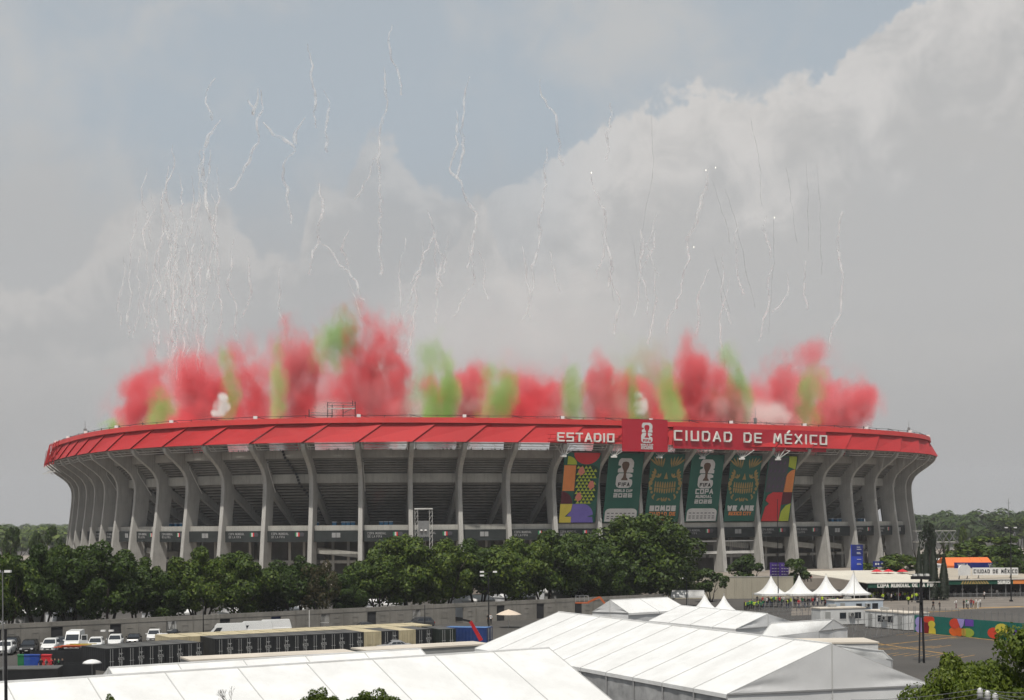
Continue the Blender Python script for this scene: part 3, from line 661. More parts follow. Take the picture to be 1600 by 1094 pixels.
# ------------------------------------------------------------------ containers and cabins
def corrug(mb, a, b, z0_, z1, n, dpt, out, mi=0):
    """a corrugated sheet from a to b"""
    a, b, out = Vector(a), Vector(b), Vector(out); vs = []
    for k in range(n*2+1):
        p = a.lerp(b, k/(n*2)); p = p+out*(dpt if k % 2 else 0); vs += [(p.x, p.y, z0_), (p.x, p.y, z1)]
    mb.add(vs, [(2*k, 2*k+2, 2*k+3, 2*k+1) for k in range(n*2)], mi)
def container_parts(m, mroof, mk, marked=True):
    """a 6 m container; doors at y = 0 facing -y, body behind; x across"""
    W, Ln, H = 2.44, 6.06, 2.6; out = []
    mb = MB(); corrug(mb, (-W/2+0.04, 0.1, 0), (-W/2+0.04, Ln, 0), 0.1, H-0.08, 12, 0.05, (-1, 0, 0)); corrug(mb, (W/2-0.04, 0.1, 0), (W/2-0.04, Ln, 0), 0.1, H-0.08, 12, 0.05, (1, 0, 0)); corrug(mb, (-W/2+.05, Ln, 0), (W/2-.05, Ln, 0), 0.1, H-0.08, 5, 0.05, (0, 1, 0))
    out.append(('body', mb.mesh('body', m)))
    mb = MB()
    for x in (-W/2+0.06, W/2-0.06):
        for y in (0.06, Ln-0.06): mb.span((x-0.06, y-0.06, 0), (x+0.06, y+0.06, H))
        for z in (0.08, H-0.07): mb.span((x-0.055, 0.12, z-0.07), (x+0.055, Ln-0.12, z+0.06))
    for y in (0.06, Ln-0.06):
        for z in (0.07, H-0.06): mb.span((-W/2+0.12, y-0.055, z-0.06), (W/2-0.12, y+0.055, z+0.05))
    out.append(('frame', mb.mesh('frame', m)))
    mb = MB(); vs = []
    for k in range(25):
        y = 0.1+(Ln-0.2)*k/24; z = H-0.02+(0.02 if k % 2 else 0); vs += [(-W/2+0.1, y, z), (W/2-0.1, y, z)]
    mb.add(vs, [(2*k, 2*k+1, 2*k+3, 2*k+2) for k in range(24)]); out.append(('roof', mb.mesh('roof', mroof)))
    for sx in (-1, 1):
        mb = MB().span((sx*0.02, -0.0, 0.16), (sx*1.08, 0.05, H-0.14)); out.append(('door', mb.mesh('door', m)))
        for q in (0.25, 0.55):
            mb = MB().bar((sx*(0.15+q), -0.05, 0.12), (sx*(0.15+q), -0.05, H-0.1), 0.025, 5).span((sx*(0.15+q)-0.12, -0.09, 1.05), (sx*(0.15+q)+0.12, -0.06, 1.10)); out.append(('locking_bar', mb.mesh('locking_bar', mk)))
    if marked:
        mb = MB()
        for (x, z, w_, h_) in ((0.62, 1.95, 0.5, 0.07), (0.66, 1.83, 0.22, 0.06), (0.62, 0.95, 0.42, 0.06), (0.70, 0.82, 0.30, 0.06), (0.70, 0.69, 0.22, 0.05)): mb.span((x-w_/2, -0.03, z-h_/2), (x+w_/2, -0.012, z+h_/2))
        stroke_text(mb, 'KCS', (0.30, -0.02, 1.22), (1, 0, 0), (0, 0, 1), (0, -1, 0), 0.27, 0.16, 0.06, 0.045, 0.02)
        out.append(('lettering', mb.mesh('lettering', DIMW)))
    return out
GLY = {'E': [[(1, 0), (0, 0), (0, 1), (1, 1)], [(0, .5), (.85, .5)]], 'S': [[(0, 0), (1, 0), (1, .5), (0, .5), (0, 1), (1, 1)]], 'T': [[(0, 1), (1, 1)], [(.5, 1), (.5, 0)]],
       'A': [[(0, 0), (.5, 1), (1, 0)], [(.2, .3), (.8, .3)]], 'D': [[(0, 0), (0, 1), (.75, 1), (1, .8), (1, .2), (.75, 0), (0, 0)]], 'I': [[(.5, 0), (.5, 1)]], 'O': [[(0, 0), (0, 1), (1, 1), (1, 0), (0, 0)]],
       'C': [[(1, 0), (0, 0), (0, 1), (1, 1)]], 'U': [[(0, 1), (0, 0), (1, 0), (1, 1)]], 'M': [[(0, 0), (.12, 1), (.5, .25), (.88, 1), (1, 0)]], 'X': [[(0, 0), (1, 1)], [(0, 1), (1, 0)]],
       'É': [[(1, 0), (0, 0), (0, 1), (1, 1)], [(0, .5), (.85, .5)], [(.4, 1.2), (.7, 1.42)]], 'P': [[(0, 0), (0, 1), (1, 1), (1, .45), (0, .45)]], 'N': [[(0, 0), (0, 1), (1, 0), (1, 1)]], 'L': [[(0, 1), (0, 0), (1, 0)]],
       'F': [[(0, 0), (0, 1), (1, 1)], [(0, .5), (.8, .5)]], 'W': [[(0, 1), (.25, 0), (.5, .8), (.75, 0), (1, 1)]], 'R': [[(0, 0), (0, 1), (1, 1), (1, .5), (0, .5)], [(.5, .5), (1, 0)]], 'K': [[(0, 0), (0, 1)], [(1, 1), (.1, .5), (1, 0)]],
       'Y': [[(0, 1), (.5, .5), (1, 1)], [(.5, .5), (.5, 0)]], 'V': [[(0, 1), (.5, 0), (1, 1)]], '2': [[(0, 1), (1, 1), (1, .5), (0, .5), (0, 0), (1, 0)]], '0': [[(0, 0), (0, 1), (1, 1), (1, 0), (0, 0)]], '6': [[(1, 1), (0, 1), (0, 0), (1, 0), (1, .5), (0, .5)]], 'G': [[(1, 1), (0, 1), (0, 0), (1, 0), (1, .5), (.55, .5)]]}
def stroke_glyph(mb, pls, o, ux, uz, un, w_, h_, th, dp, mi=0):
    """strokes of a glyph as raised bars with mitred-looking overlaps"""
    for n_, pl_ in enumerate(pls):
        for k in range(len(pl_)-1):
            a = o+ux*(pl_[k][0]*w_)+uz*(pl_[k][1]*h_); b = o+ux*(pl_[k+1][0]*w_)+uz*(pl_[k+1][1]*h_); d_ = (b-a).normalized(); s_ = un.cross(d_)*th/2; e = d_*th/2
            lv = un*(dp*(1+0.05*((k+n_*3) % 5)))
            mb.prism([a-e-s_, b+e-s_, b+e+s_, a-e+s_], lv, mi)
def stroke_text(mb, text, org, ux, uz, un, h_, w_, gap, th, dp, mi=0, per=None, space=0.6):
    o = Vector(org); ux, uz, un = Vector(ux), Vector(uz), Vector(un)
    for ch in text:
        if ch == ' ': o = o+ux*(w_*space+gap); continue
        ww = w_*(0.12 if ch == 'I' else 1.15 if ch in 'MW' else 1.0)
        tgt = mb if per is None else MB()
        stroke_glyph(tgt, [[(0.5, 0), (0.5, 1)]] if ch == 'I' else GLY[ch], o, ux, uz, un, ww, h_, th, dp, mi)
        if per is not None: per(ch, tgt)
        o = o+ux*(ww+gap+th)
    return o
CDARK = mat('container_black', (0.016, 0.017, 0.019), 0.55, 0.4, 0.8, spec=0.4); CROOF = mat('container_grey_roof', (0.10, 0.10, 0.095), 0.7, 0.3, 0.5)
CTAN = mat('container_tan', (0.50, 0.43, 0.28), 0.6, 0.15, 0.6, streak=0.3); CBLUE = mat('container_blue', (0.02, 0.045, 0.16), 0.5, 0.3, 0.6); CBROOF = mat('container_blue_roof', (0.09, 0.20, 0.42), 0.6, 0.2, 0.6); CGRN = mat('container_dark_green', (0.022, 0.028, 0.024), 0.6, 0.3, 0.6)
DIMW = mat('dull_white', (0.40, 0.40, 0.39), 0.6)
KD = container_parts(CDARK, CROOF, DIMW); KT = container_parts(CTAN, CTAN, CTAN, False); KB = container_parts(CBLUE, CBROOF, DIMW, False); KG = container_parts(CGRN, CROOF, DIMW, False); KDT = container_parts(CDARK, CTAN, DIMW)
def container(parts, p, rz, label, group):
    t = empty('shipping_container', (p.x, p.y, 0), rz); tag(t, label, 'container', group)
    for nm, me in parts: link(bpy.data.objects.new(nm, me), t)
    return t
def row_of(parts, a, b, n, label, group, alt={}):
    d_ = (b-a); st_ = d_/n; rz = math.atan2(d_.y, d_.x); u = d_.normalized()
    for k in range(n):
        p = a+st_*(k+0.5); q, l2 = alt.get(k, (parts, None)); container(q, p, rz, l2 or label % ORD[k], group)
A1 = on(165, 1013.7, 2.6); A2 = A1+Vector((.735, .677, 0))*12.6
row_of(KD, A1, A2, 5, '%s black container from the left in the short front row', 'black containers')
A1 = on(336, 998.5, 2.6); A2 = on(676, 982.5, 2.6)
row_of(KD, A1, A2, 12, '%s black container from the left in the long row', 'black containers', {8: (KT, 'left of the two tan container ends in the long black row'), 10: (KT, 'right of the two tan container ends in the long black row')})
A1 = on(264, 996, 2.6); A2 = on(676, 976.5, 2.6)
row_of(KT, A1, A2, 14, '%s tan roofed container from the left behind the black row', 'tan containers')
A1 = on(682, 984, 2.6); A2 = on(716, 981.5, 2.6); container(KG, (A1+A2)/2, 0.45, 'dark green grey container right of the long black row', 'other containers')
A1 = on(772, 980, 2.6); container(KB, A1+Vector((-0.6, 0, 0)), math.radians(72), 'blue container with a blue roof behind the red boom arm', 'other containers')
BOXW = mat('cabin_white', (0.62, 0.62, 0.61), 0.6, 0.12, 0.4, streak=0.25); BOXB = mat('cabin_pale_blue', (0.50, 0.56, 0.62), 0.6, 0.12, 0.4, streak=0.2); ROOFB = mat('cabin_roof', (0.60, 0.54, 0.46), 0.8, 0.15, 0.2); GLASS = mat('dark_glass', (0.02, 0.024, 0.03), 0.1, spec=0.6)
GREYB = mat('block_grey', (0.33, 0.33, 0.32), 0.8, 0.15, 0.4)
def cabin(label, a, b, depth, h, wm=BOXW, rm_=ROOFB, win=3, ac=True, group='portable cabins'):
    """a cabin whose front foot runs from a to b; it extends away from the camera"""
    d_ = (b-a); L_ = d_.length; t = empty('portable_cabin', (a.x, a.y, 0), math.atan2(d_.y, d_.x)); tag(t, label, 'cabin', group)
    MB().span((0, 0, 0.12), (L_, depth, h-0.18)).build('walls', wm, t)
    MB().span((-0.1, -0.1, h-0.175), (L_+0.1, depth+0.1, h)).build('roof', rm_, t)
    for k in range(win):
        x = L_*(k+0.5)/win
        if k == 0: 
            dr = MB().span((x-0.45, -0.04, 0.15), (x+0.45, -0.003, 2.15)).build('door', GREYB, t); MB().span((x+0.3, -0.08, 1.05), (x+0.36, -0.045, 1.2)).build('handle', BLACK, dr)
        else: 
            wn_ = MB().span((x-0.55, -0.05, 1.0), (x+0.55, -0.003, 2.0)).build('window', GLASS, t); MB().span((x-0.62, -0.07, 0.92), (x+0.62, -0.053, 0.99)).build('sill', WHITE, wn_)
    if ac:
        u = MB().span((L_*0.62, -0.5, 1.4), (L_*0.62+0.9, -0.08, 2.0)).build('air_conditioner', GREYB, t); MB().bar((L_*0.62+0.45, -0.51, 1.7), (L_*0.62+0.45, -0.54, 1.7), 0.24, 10).build('fan', BLACK, u)
        MB().span((L_*0.3, depth*0.4, h+0.003), (L_*0.3+1.1, depth*0.4+0.9, h+0.45)).build('roof_unit', GREYB, t)
    return t
cabin('long low cabin with a pale flat roof behind the lower white tent, left piece', on(298, 1031, 3.0), on(556, 1018.5, 3.0), 4, 3.0, GREYB, win=4, ac=False)
cabin('long low cabin with a pale flat roof behind the lower white tent, right piece', on(574, 1016, 3.0), on(765, 1005.5, 3.0), 4, 3.0, GREYB, win=4, ac=False)
cabin('long beige roofed cabin behind the large gable tent', on(1180, 1005, 2.9), on(1372, 1003, 2.9), 6, 2.9, BOXW, win=0, ac=False)
cabin('pale blue cabin nearest the pointed canopies', on(1304, 962), on(1380, 960), 3, 2.7, BOXB)
cabin('white cabin with a dark door left of the tall fence', on(1282, 978), on(1352, 976), 3, 2.8, BOXW)
cabin('white cabin behind the tall fence', on(1352, 980), on(1400, 984), 3, 2.7, BOXW)
cabin('white cabin next to the mural fence', on(1398, 984), on(1416, 986), 4, 2.7, BOXW, win=1, ac=False)

# ------------------------------------------------------------------ printed boards: signs and banners
class Board:
    """a flat board in space with a unit square on its face; shapes are thin raised pieces"""
    def __init__(s, t, o, ux, w_, h_, uz=(0, 0, 1)):
        s.t = t; s.o = Vector(o); s.ux = Vector(ux).normalized(); s.uz = Vector(uz); s.un = s.ux.cross(s.uz).normalized(); s.w = w_; s.h = h_; s.c = Vector(t.location)
    def P(s, u, v, lv=0.0): return s.o+s.ux*(u*s.w)+s.uz*(v*s.h)+s.un*lv-s.c
    def poly(s, pts, m, name='print', lv=0.05, parent=None, th=0.03):
        return MB().prism([s.P(u, v, lv) for u, v in pts], s.un*th).build(name, m, parent or s.t)
    def many(s, polys, m, name, lv, parent=None, th=0.03):
        mb = MB()
        for pts in polys: mb.prism([s.P(u, v, lv) for u, v in pts], s.un*th)
        return tag(mb.build(name, m, parent or s.t), kind='stuff')
    def text(s, txt, u, v, hv, wv, th, m, lv=0.06, gap=0.3, name='lettering', centre=True, each=False, dp=0.05, space=0.6):
        hh, ww, tk = hv*s.h, wv*s.w, th*s.h; g = gap*ww
        tot = sum((ww*space+g) if c == ' ' else (ww*(0.12 if c == 'I' else 1.15 if c in 'MW' else 1)+g+tk) for c in txt)-g-tk
        org = s.P(u, v, lv)-(s.ux*tot/2 if centre else Vector((0, 0, 0)))
        if each:
            stroke_text(None, txt, org, s.ux, s.uz, s.un, hh, ww, g, tk, dp, per=lambda ch, mb: mb.build('letter', m, s.t), space=space); return
        mb = MB(); stroke_text(mb, txt, org, s.ux, s.uz, s.un, hh, ww, g, tk, dp, space=space); return tag(mb.build(name, m, s.t), kind='stuff')
def disc(cx, cy, rx, ry, a0=0, a1=360, n=14):
    return [(cx+rx*math.cos(R(a0+(a1-a0)*k/n)), cy+ry*math.sin(R(a0+(a1-a0)*k/n))) for k in range(n+(0 if a1-a0 == 360 else 1))]
def rrect(x0, y0_, x1, y1, rx, ry, corners=(1, 1, 1, 1)):
    pts = []
    for (cx, cy, a, on_, kx, ky) in ((x1-rx, y1-ry, 0, corners[0], x1, y1), (x0+rx, y1-ry, 90, corners[1], x0, y1), (x0+rx, y0_+ry, 180, corners[2], x0, y0_), (x1-rx, y0_+ry, 270, corners[3], x1, y0_)):
        pts += disc(cx, cy, rx, ry, a, a+90, 4) if on_ else [(kx, ky)]
    return pts
def mk(name, rgb, rough=0.6): return mat(name, rgb, rough, 0.12, 0.3)
GRN, LIME, GOLD, ORG = mk('print_green', (0.014, 0.105, 0.076)), mk('print_lime', (0.45, 0.52, 0.05)), mk('print_gold', (0.36, 0.25, 0.09)), mk('print_orange', (0.75, 0.25, 0.07))
SALM, MAR, YELP, PUR, REDP = mk('print_salmon', (0.68, 0.22, 0.16)), mk('print_maroon', (0.10, 0.012, 0.025)), mk('print_yellow', (0.68, 0.56, 0.08)), mk('print_purple', (0.19, 0.15, 0.50)), mk('print_red', (0.62, 0.035, 0.04))
OFFW, INK, BRON, GRND, SLATE, LILAC = mk('print_white', (0.62, 0.61, 0.60)), mk('print_black', (0.012, 0.012, 0.014)), mk('print_bronze', (0.13, 0.075, 0.05)), mk('print_dark_green', (0.006, 0.045, 0.030)), mk('print_slate', (0.075, 0.072, 0.085)), mk('print_lilac', (0.40, 0.38, 0.72))
LETW = mat('sign_letter', (0.74, 0.72, 0.68), 0.45)
def emblem(bd, cu, v0, v1, w_, bg, trophy, white=OFFW, lv=0.05):
    """tall two-over-six emblem with a cup in the middle, drawn between heights v0 and v1 about column cu"""
    def m(x, y): return (cu+(x-0.5)*w_, v0+y*(v1-v0))
    two = [(0.06, 0.86), (0.10, 0.94), (0.20, 1.0), (0.80, 1.0), (0.94, 0.93), (1.0, 0.86), (1.0, 0.70), (0.92, 0.665), (1.0, 0.63), (1.0, 0.52), (0.06, 0.52), (0.06, 0.64), (0.22, 0.68), (0.24, 0.74), (0.06, 0.76)]
    six = [(0.0, 0.36), (0.06, 0.44), (0.16, 0.495), (0.80, 0.495), (0.96, 0.455), (0.98, 0.38), (0.78, 0.345), (0.78, 0.31), (0.97, 0.28), (1.0, 0.20), (1.0, 0.12), (0.93, 0.04), (0.78, 0.0), (0.22, 0.0), (0.07, 0.04), (0.0, 0.12)]
    bd.poly([m(*p) for p in two], white, 'numeral_two', lv); bd.poly([m(*p) for p in six], white, 'numeral_six', lv)
    cup = [(0.30, 0.26), (0.70, 0.26), (0.68, 0.31), (0.60, 0.36), (0.57, 0.48), (0.60, 0.58), (0.70, 0.70), (0.73, 0.80), (0.66, 0.87), (0.5, 0.89), (0.34, 0.87), (0.27, 0.80), (0.30, 0.70), (0.40, 0.58), (0.43, 0.48), (0.40, 0.36), (0.32, 0.31)]
    bd.poly([m(*p) for p in cup], trophy, 'cup', lv+0.04)
    bd.text('FIFA', cu, v0+(v1-v0)*0.07, (v1-v0)*0.10, w_*0.13, (v1-v0)*0.03, INK if trophy is not REDS else REDS, lv+0.04, 0.30)
# --- roof signs
def sign_plane(name, label, x0, x1, i0, i1, off, yb0, yb1, ytop_mid, m, th=0.35):
    a = at(x0, yb0, sp(i0, off, 0).y); b = at(x1, yb1, sp(i1, off, 0).y); z = (a.z+b.z)/2; a.z = b.z = z
    mid = (a+b)/2; h_ = at((x0+x1)/2, ytop_mid, mid.y).z-z
    t = empty(name, mid); tag(t, label, 'sign', 'red signs on the roof edge'); d_ = b-a
    if m: MB().prism([a-mid, b-mid, b-mid+Vector((0, 0, h_)), a-mid+Vector((0, 0, h_))], Vector((-d_.y, d_.x, 0)).normalized()*th).build('sign_board', m, t)
    bd = Board(t, a, d_, d_.length, h_); bd.un = -Vector((-d_.y, d_.x, 0)).normalized(); return bd
bd = sign_plane('roof_sign', 'square red roof sign with a white emblem and the year 2026', 973, 1043.5, 17.5, 18.7, 11.0, 705.5, 706, 655.5, REDS)
emblem(bd, 0.53, 0.27, 0.90, 0.25, REDS, REDS, OFFW)
bd.text('WORLD CUP', 0.53, 0.19, 0.045, 0.018, 0.014, OFFW, 0.05, 0.35); bd.text('2026', 0.53, 0.085, 0.075, 0.042, 0.022, OFFW, 0.05, 0.30)
bd = sign_plane('roof_sign', 'long dark red roof sign reading CIUDAD DE MÉXICO in white', 1053.5, 1291, 18.8, 23.1, 13.0, 702, 705.5, 670.5, REDS)
bd.text('CIUDAD DE MÉXICO', 0.497, 0.385, 0.40, 0.040, 0.070, LETW, 0.12, 0.55, each=True, dp=0.35, space=0.9)
for k in range(9):
    q = bd.P(k/8, 0.5, -0.4); MB().bar(q, q+Vector((0, 3.2, -2.5)), 0.12, 4).build('support_strut', RED, bd.t)
bd = sign_plane('roof_sign', 'silver word ESTADIO on a red lattice left of the square sign', 862, 966, 15.9, 17.45, 9.6, 689.5, 690.5, 676.5, None)
bd.text('ESTADIO', 0.50, 0.04, 0.86, 0.085, 0.17, LETW, 0.12, 0.38, each=True, dp=0.4)
for v in (-0.1, 0.3, 0.75): MB().bar(bd.P(-0.05, v, -0.3), bd.P(1.12, v, -0.3), 0.10, 4).build('lattice_rail', RED, bd.t)
for k in range(14): MB().bar(bd.P(-0.04+k*0.085, -0.1, -0.3), bd.P(0.0+k*0.085, 0.75, -0.3), 0.06, 4).build('lattice_bar', RED, bd.t)
for q, i in enumerate((15.95, 17.05, 18.1, 19.15, 20.15, 21.1)):             # white brackets under the signs
    a = sp(i, 7.0, 21.0); mb = MB()
    for k, (du, dz) in enumerate(((-2.2, 3.2), (-0.8, 3.6), (0.9, 3.6), (2.4, 3.0), (3.6, 2.4))): mb.bar(a, a+Vector((du, 1.5, dz)), 0.10, 4)
    mb.bar(a+Vector((-2.2, 1.5, 3.2)), a+Vector((3.6, 1.5, 2.4)), 0.08, 4).box(a, (1.6, 0.6, 0.45)); spart(mb, 'sign_bracket', STEELW)
# --- tall banners between the pillars
def banner(i, label):
    a, b = sp(i, -1.7, 3.3, 1.3), sp(i+1, -1.7, 3.3, -0.9); a2, b2 = sp(i, 2.7, 22.2, 1.3), sp(i+1, 2.7, 22.2, -0.9); t = empty('stadium_banner', (a+b)/2); tag(t, label, 'banner', 'tall banners between the pillars')
    d_ = b-a; mid = (a+b)/2; up = (a2+b2)/2-mid; h_ = up.length; up.normalize(); un = d_.cross(up).normalized()
    MB().prism([a-mid, b-mid, b-mid+up*h_, a-mid+up*h_], -un*0.05).build('cloth', GRN, t)
    bd = Board(t, a, d_, d_.length, h_, up); bd.un = un; return bd
bd = banner(16, 'leftmost stadium banner, colourful with triangles, orange and purple shapes')
bd.poly(disc(0.62, 1.0, 0.36, 0.165, 180, 360), REDP, 'red_half_disc'); bd.poly([(0.10, 0.83), (0.10, 0.95)]+disc(0.10, 0.83, 0.26, 0.12, 90, 0, 6), LIME, 'lime_quarter'); bd.poly([(0.02, 0.455), (0.35, 0.455), (0.35, 0.82), (0.02, 0.82)], ORG, 'orange_block')
bd.poly([(0.0, 0.27), (0.32, 0.27)]+disc(0.0, 0.27, 0.32, 0.18, 0, 90, 8), MAR, 'maroon_quarter'); bd.poly([(0, 0), (0.32, 0), (0.32, 0.085), (0.14, 0.085), (0.30, 0.17), (0.33, 0.268), (0, 0.268)], YELP, 'yellow_block'); bd.poly([(0.325, 0), (0.94, 0), (0.90, 0.08), (0.75, 0.085)]+disc(0.62, 0.09, 0.30, 0.178, 8, 90, 6)+[(0.34, 0.268), (0.31, 0.17), (0.20, 0.10), (0.325, 0.085)], PUR, 'purple_wave')
bd.poly(rrect(0.34, 0.64, 0.98, 0.825, 0.2, 0.09, (1, 0, 0, 0)), GRND, 'triangle_field'); bd.poly(rrect(0.34, 0.275, 0.97, 0.635, 0.24, 0.15, (1, 0, 0, 1)), GRND, 'triangle_field')
tri = []
for r_ in range(12):
    for c_ in range(6):
        u, v = 0.36+c_*0.105+(r_ % 2)*0.05, 0.775-r_*0.0455
        if u+0.10 < 0.97 and not (r_ in (0, 11, 4) and c_ > 3): tri.append([(u, v), (u+0.10, v), (u+0.05, v+0.042)])
o = bd.many(tri, LIME, 'triangle_pattern', 0.09); tag(o, kind='stuff')
for (u, v) in ((0.50, 0.73), (0.80, 0.53), (0.48, 0.36)): bd.poly([(u-0.10, v), (u-0.02, v-0.06), (u+0.09, v-0.01), (u+0.04, v+0.07), (u-0.04, v+0.07)], SALM, 'salmon_shape', 0.13)
def world_panel(bd, lines):
    emblem(bd, 0.50, 0.50, 0.93, 0.47, GRN, BRON)
    for (txt, v, hv, wv, th) in lines: bd.text(txt, 0.50, v, hv, wv, th, OFFW, 0.05, 0.32)
    bd.poly(rrect(0.04, 0.01, 0.96, 0.20, 0.14, 0.055, (1, 1, 0, 0)), OFFW, 'sponsor_panel')
    bd.many([[(0.10+k*0.12, v), (0.17+k*0.12, v), (0.17+k*0.12, v+0.012), (0.10+k*0.12, v+0.012)] for v in (0.125, 0.08, 0.05) for k in range(7)], SLATE, 'sponsor_marks', 0.09)
bd = banner(17, 'green stadium banner with a white emblem and WORLD CUP 2026'); world_panel(bd, [('WORLD CUP', 0.445, 0.030, 0.034, 0.010), ('2026', 0.37, 0.045, 0.085, 0.016)])
bd = banner(19, 'green stadium banner with a white emblem and COPA MUNDIAL 2026'); world_panel(bd, [('COPA', 0.425, 0.058, 0.085, 0.018), ('MUNDIAL', 0.36, 0.036, 0.045, 0.011), ('2026', 0.28, 0.045, 0.085, 0.016)])
def skull(bd, l1, l2, l3):
    def petal(u, v, a, ln, wd_):
        c_, s_ = math.cos(R(a)), math.sin(R(a)); k = bd.w/bd.h; out = []
        for (x, y) in ((0, 0), (0.45, 0.5), (0.8, 0.38), (1, 0), (0.8, -0.38), (0.45, -0.5)): out.append((u+(c_*x*ln-s_*y*wd_), v+(s_*x*ln+c_*y*wd_)*k))
        return out
    P_ = []
    for s_ in (-1, 1):
        X = lambda u: 0.5+s_*u
        def pt(u, v, a, ln, wd_): P_.append(petal(X(u), v, a if s_ > 0 else 180-a, ln, wd_))
        for k in range(5): pt(0.14+k*0.03, 0.80+k*0.006, 100-k*16, 0.26+k*0.02, 0.05)
        for k in range(4): pt(0.30, 0.715-k*0.012, 60-k*30, 0.15, 0.06)
        for k in range(3): pt(0.20, 0.655, 20+k*45, 0.12, 0.05); pt(0.36, 0.62, -20+k*40, 0.13, 0.05)
        for (u, v, r_) in ((0.44, 0.575, 0.06), (0.42, 0.495, 0.045), (0.38, 0.44, 0.035), (0.46, 0.53, 0.025)): P_.append(disc(X(u), v, r_, r_*bd.w/bd.h, n=10))
        for (u, v, a) in ((0.34, 0.36, 120), (0.30, 0.33, 60), (0.22, 0.315, 150), (0.05, 0.30, 75), (0.03, 0.30, 110)): pt(u, v, a, 0.12, 0.05)
    P_.append([(0.44, 0.635), (0.56, 0.635), (0.5, 0.735)])
    for k in range(9):
        u = 0.18+k*0.072; dv = 0.018*abs(k-4)/4
        P_.append([(u, 0.50+dv), (u+0.055, 0.50+dv), (u+0.045, 0.575+dv*0.6), (u+0.0275, 0.595+dv*0.6), (u+0.01, 0.575+dv*0.6)]); P_.append([(u, 0.49+dv), (u+0.055, 0.49+dv), (u+0.045, 0.43+dv), (u+0.0275, 0.415+dv), (u+0.01, 0.43+dv)])
    for pts in P_: bd.poly(pts, GOLD, 'ornament', 0.05)
    bd.text(l1, 0.5, 0.175, 0.055, 0.088, 0.026, OFFW, 0.05, 0.28); bd.text(l2, 0.5, 0.10, 0.042, 0.040 if len(l2) > 9 else 0.058, 0.014, ORG, 0.05, 0.32)
    if l3: bd.text(l3, 0.5, 0.03, 0.042, 0.058, 0.014, ORG, 0.05, 0.32)
skull(banner(18, 'green banner with a golden ornament face and SOMOS, partly behind the tallest tree'), 'SOMOS', 'CIUDAD DE', 'MEXICO')
skull(banner(20, 'green banner with a golden ornament face and WE ARE MEXICO CITY'), 'WE ARE', 'MEXICO CITY', None)
bd = banner(21, 'rightmost stadium banner with slate, red, orange and lime shapes')
bd.poly([(0.03, 0.45), (0.68, 0.45), (0.72, 0.98), (0.03, 0.98)], SLATE, 'slate_field'); bd.poly([(0.72, 0.84), (0.97, 0.80), (0.97, 1.0), (0.70, 1.0)], LIME, 'lime_block'); bd.poly([(0.66, 0.45), (0.97, 0.45), (0.97, 0.80)]+disc(0.97, 0.62, 0.31, 0.18, 95, 175, 6), ORG, 'orange_shape')
bd.poly([(0.02, 0.0), (0.62, 0.0), (0.64, 0.447), (0.3, 0.447), (0.14, 0.40), (0.08, 0.32), (0.22, 0.27), (0.10, 0.22)], REDP, 'red_shape'); bd.poly([(0.645, 0.25), (0.97, 0.28), (0.97, 0.447), (0.645, 0.447)], MAR, 'maroon_block'); bd.poly([(0.63, 0.0), (0.97, 0.0), (0.97, 0.277), (0.80, 0.24), (0.67, 0.15)], LIME, 'yellow_block')
for k in range(16):
    u, v = 0.08+(k % 4)*0.15, 0.50+(k//4)*0.12; bd.poly([(u, v), (u+0.08, v+0.03), (u+0.05, v+0.07)], mk('print_plum', (0.12, 0.06, 0.14)), 'plum_leaf', 0.09)
# lettering on the dark strips
for i in range(2, 28):
    a, b = sp(i, -1.72, 0.1, 0.6), sp(i+1, -1.72, 0.1, -0.6); mid = (a+b)/2; d_ = (b-a); L_ = d_.length; un = Vector((d_.y, -d_.x, 0)).normalized(); ux = d_.normalized(); mb = MB()
    if i % 3 != 2:
        stroke_text(mb, 'COPA MUNDIAL', a+ux*L_*0.10+un*0.03+Vector((0, 0, 0.45)), ux, (0, 0, 1), un, 0.50, 0.26, 0.08, 0.09, 0.04); stroke_text(mb, 'DE LA FIFA', a+ux*L_*0.10+un*0.03+Vector((0, 0, -0.35)), ux, (0, 0, 1), un, 0.50, 0.26, 0.08, 0.09, 0.04)
        spart(mb, 'strip_lettering', mk('strip_grey', (0.30, 0.30, 0.30)))
        f_ = a+ux*L_*0.66+un*0.03
        for k, m_ in enumerate((mk('flag_green', (0.02, 0.2, 0.08)), OFFW, REDP)): spart(MB().prism([f_+ux*(k*0.4), f_+ux*(k*0.4+0.4), f_+ux*(k*0.4+0.4)+Vector((0, 0, 1.0)), f_+ux*(k*0.4)+Vector((0, 0, 1.0))], un*0.03), 'flag_print', m_)
        g_ = a+ux*L_*0.82+un*0.03; spart(MB().prism([g_+ux*(0.7*math.cos(q))+Vector((0, 0, 0.5+0.6*math.sin(q))) for q in (0.3, 1.2, 2.2, 3.0, 4.2, 5.4)], un*0.03), 'crest_print', SLATE)
    else:
        o = a+ux*L_*0.5+un*0.03
        for k in (0, 1): spart(MB().prism([o+ux*(k*1.15-1.1)+Vector((0, 0, -0.3)), o+ux*(k*1.15-0.1)+Vector((0, 0, -0.3)), o+ux*(k*1.15-0.1)+Vector((0, 0, 0.9)), o+ux*(k*1.15-1.1)+Vector((0, 0, 0.9))], un*0.03), 'emblem_print', mk('strip_grey', (0.30, 0.30, 0.30)))
# white rails on the lower gallery right of the big tree
for i in (19, 20):
    for zr_, h_ in ((-2.5, 0.35), (-6.0, 0.8)):
        spart(bay(i, [(-2.2, zr_), (-2.2, zr_+h_), (-2.4, zr_+h_), (-2.4, zr_)]), 'gallery_rail', STEELW)
    for k in range(16): spart(MB().bar(sp(i+0.06+k*0.058, -2.3, -5.2), sp(i+0.06+k*0.058, -2.3, -2.5), 0.06, 4), 'gallery_post', STEEL)
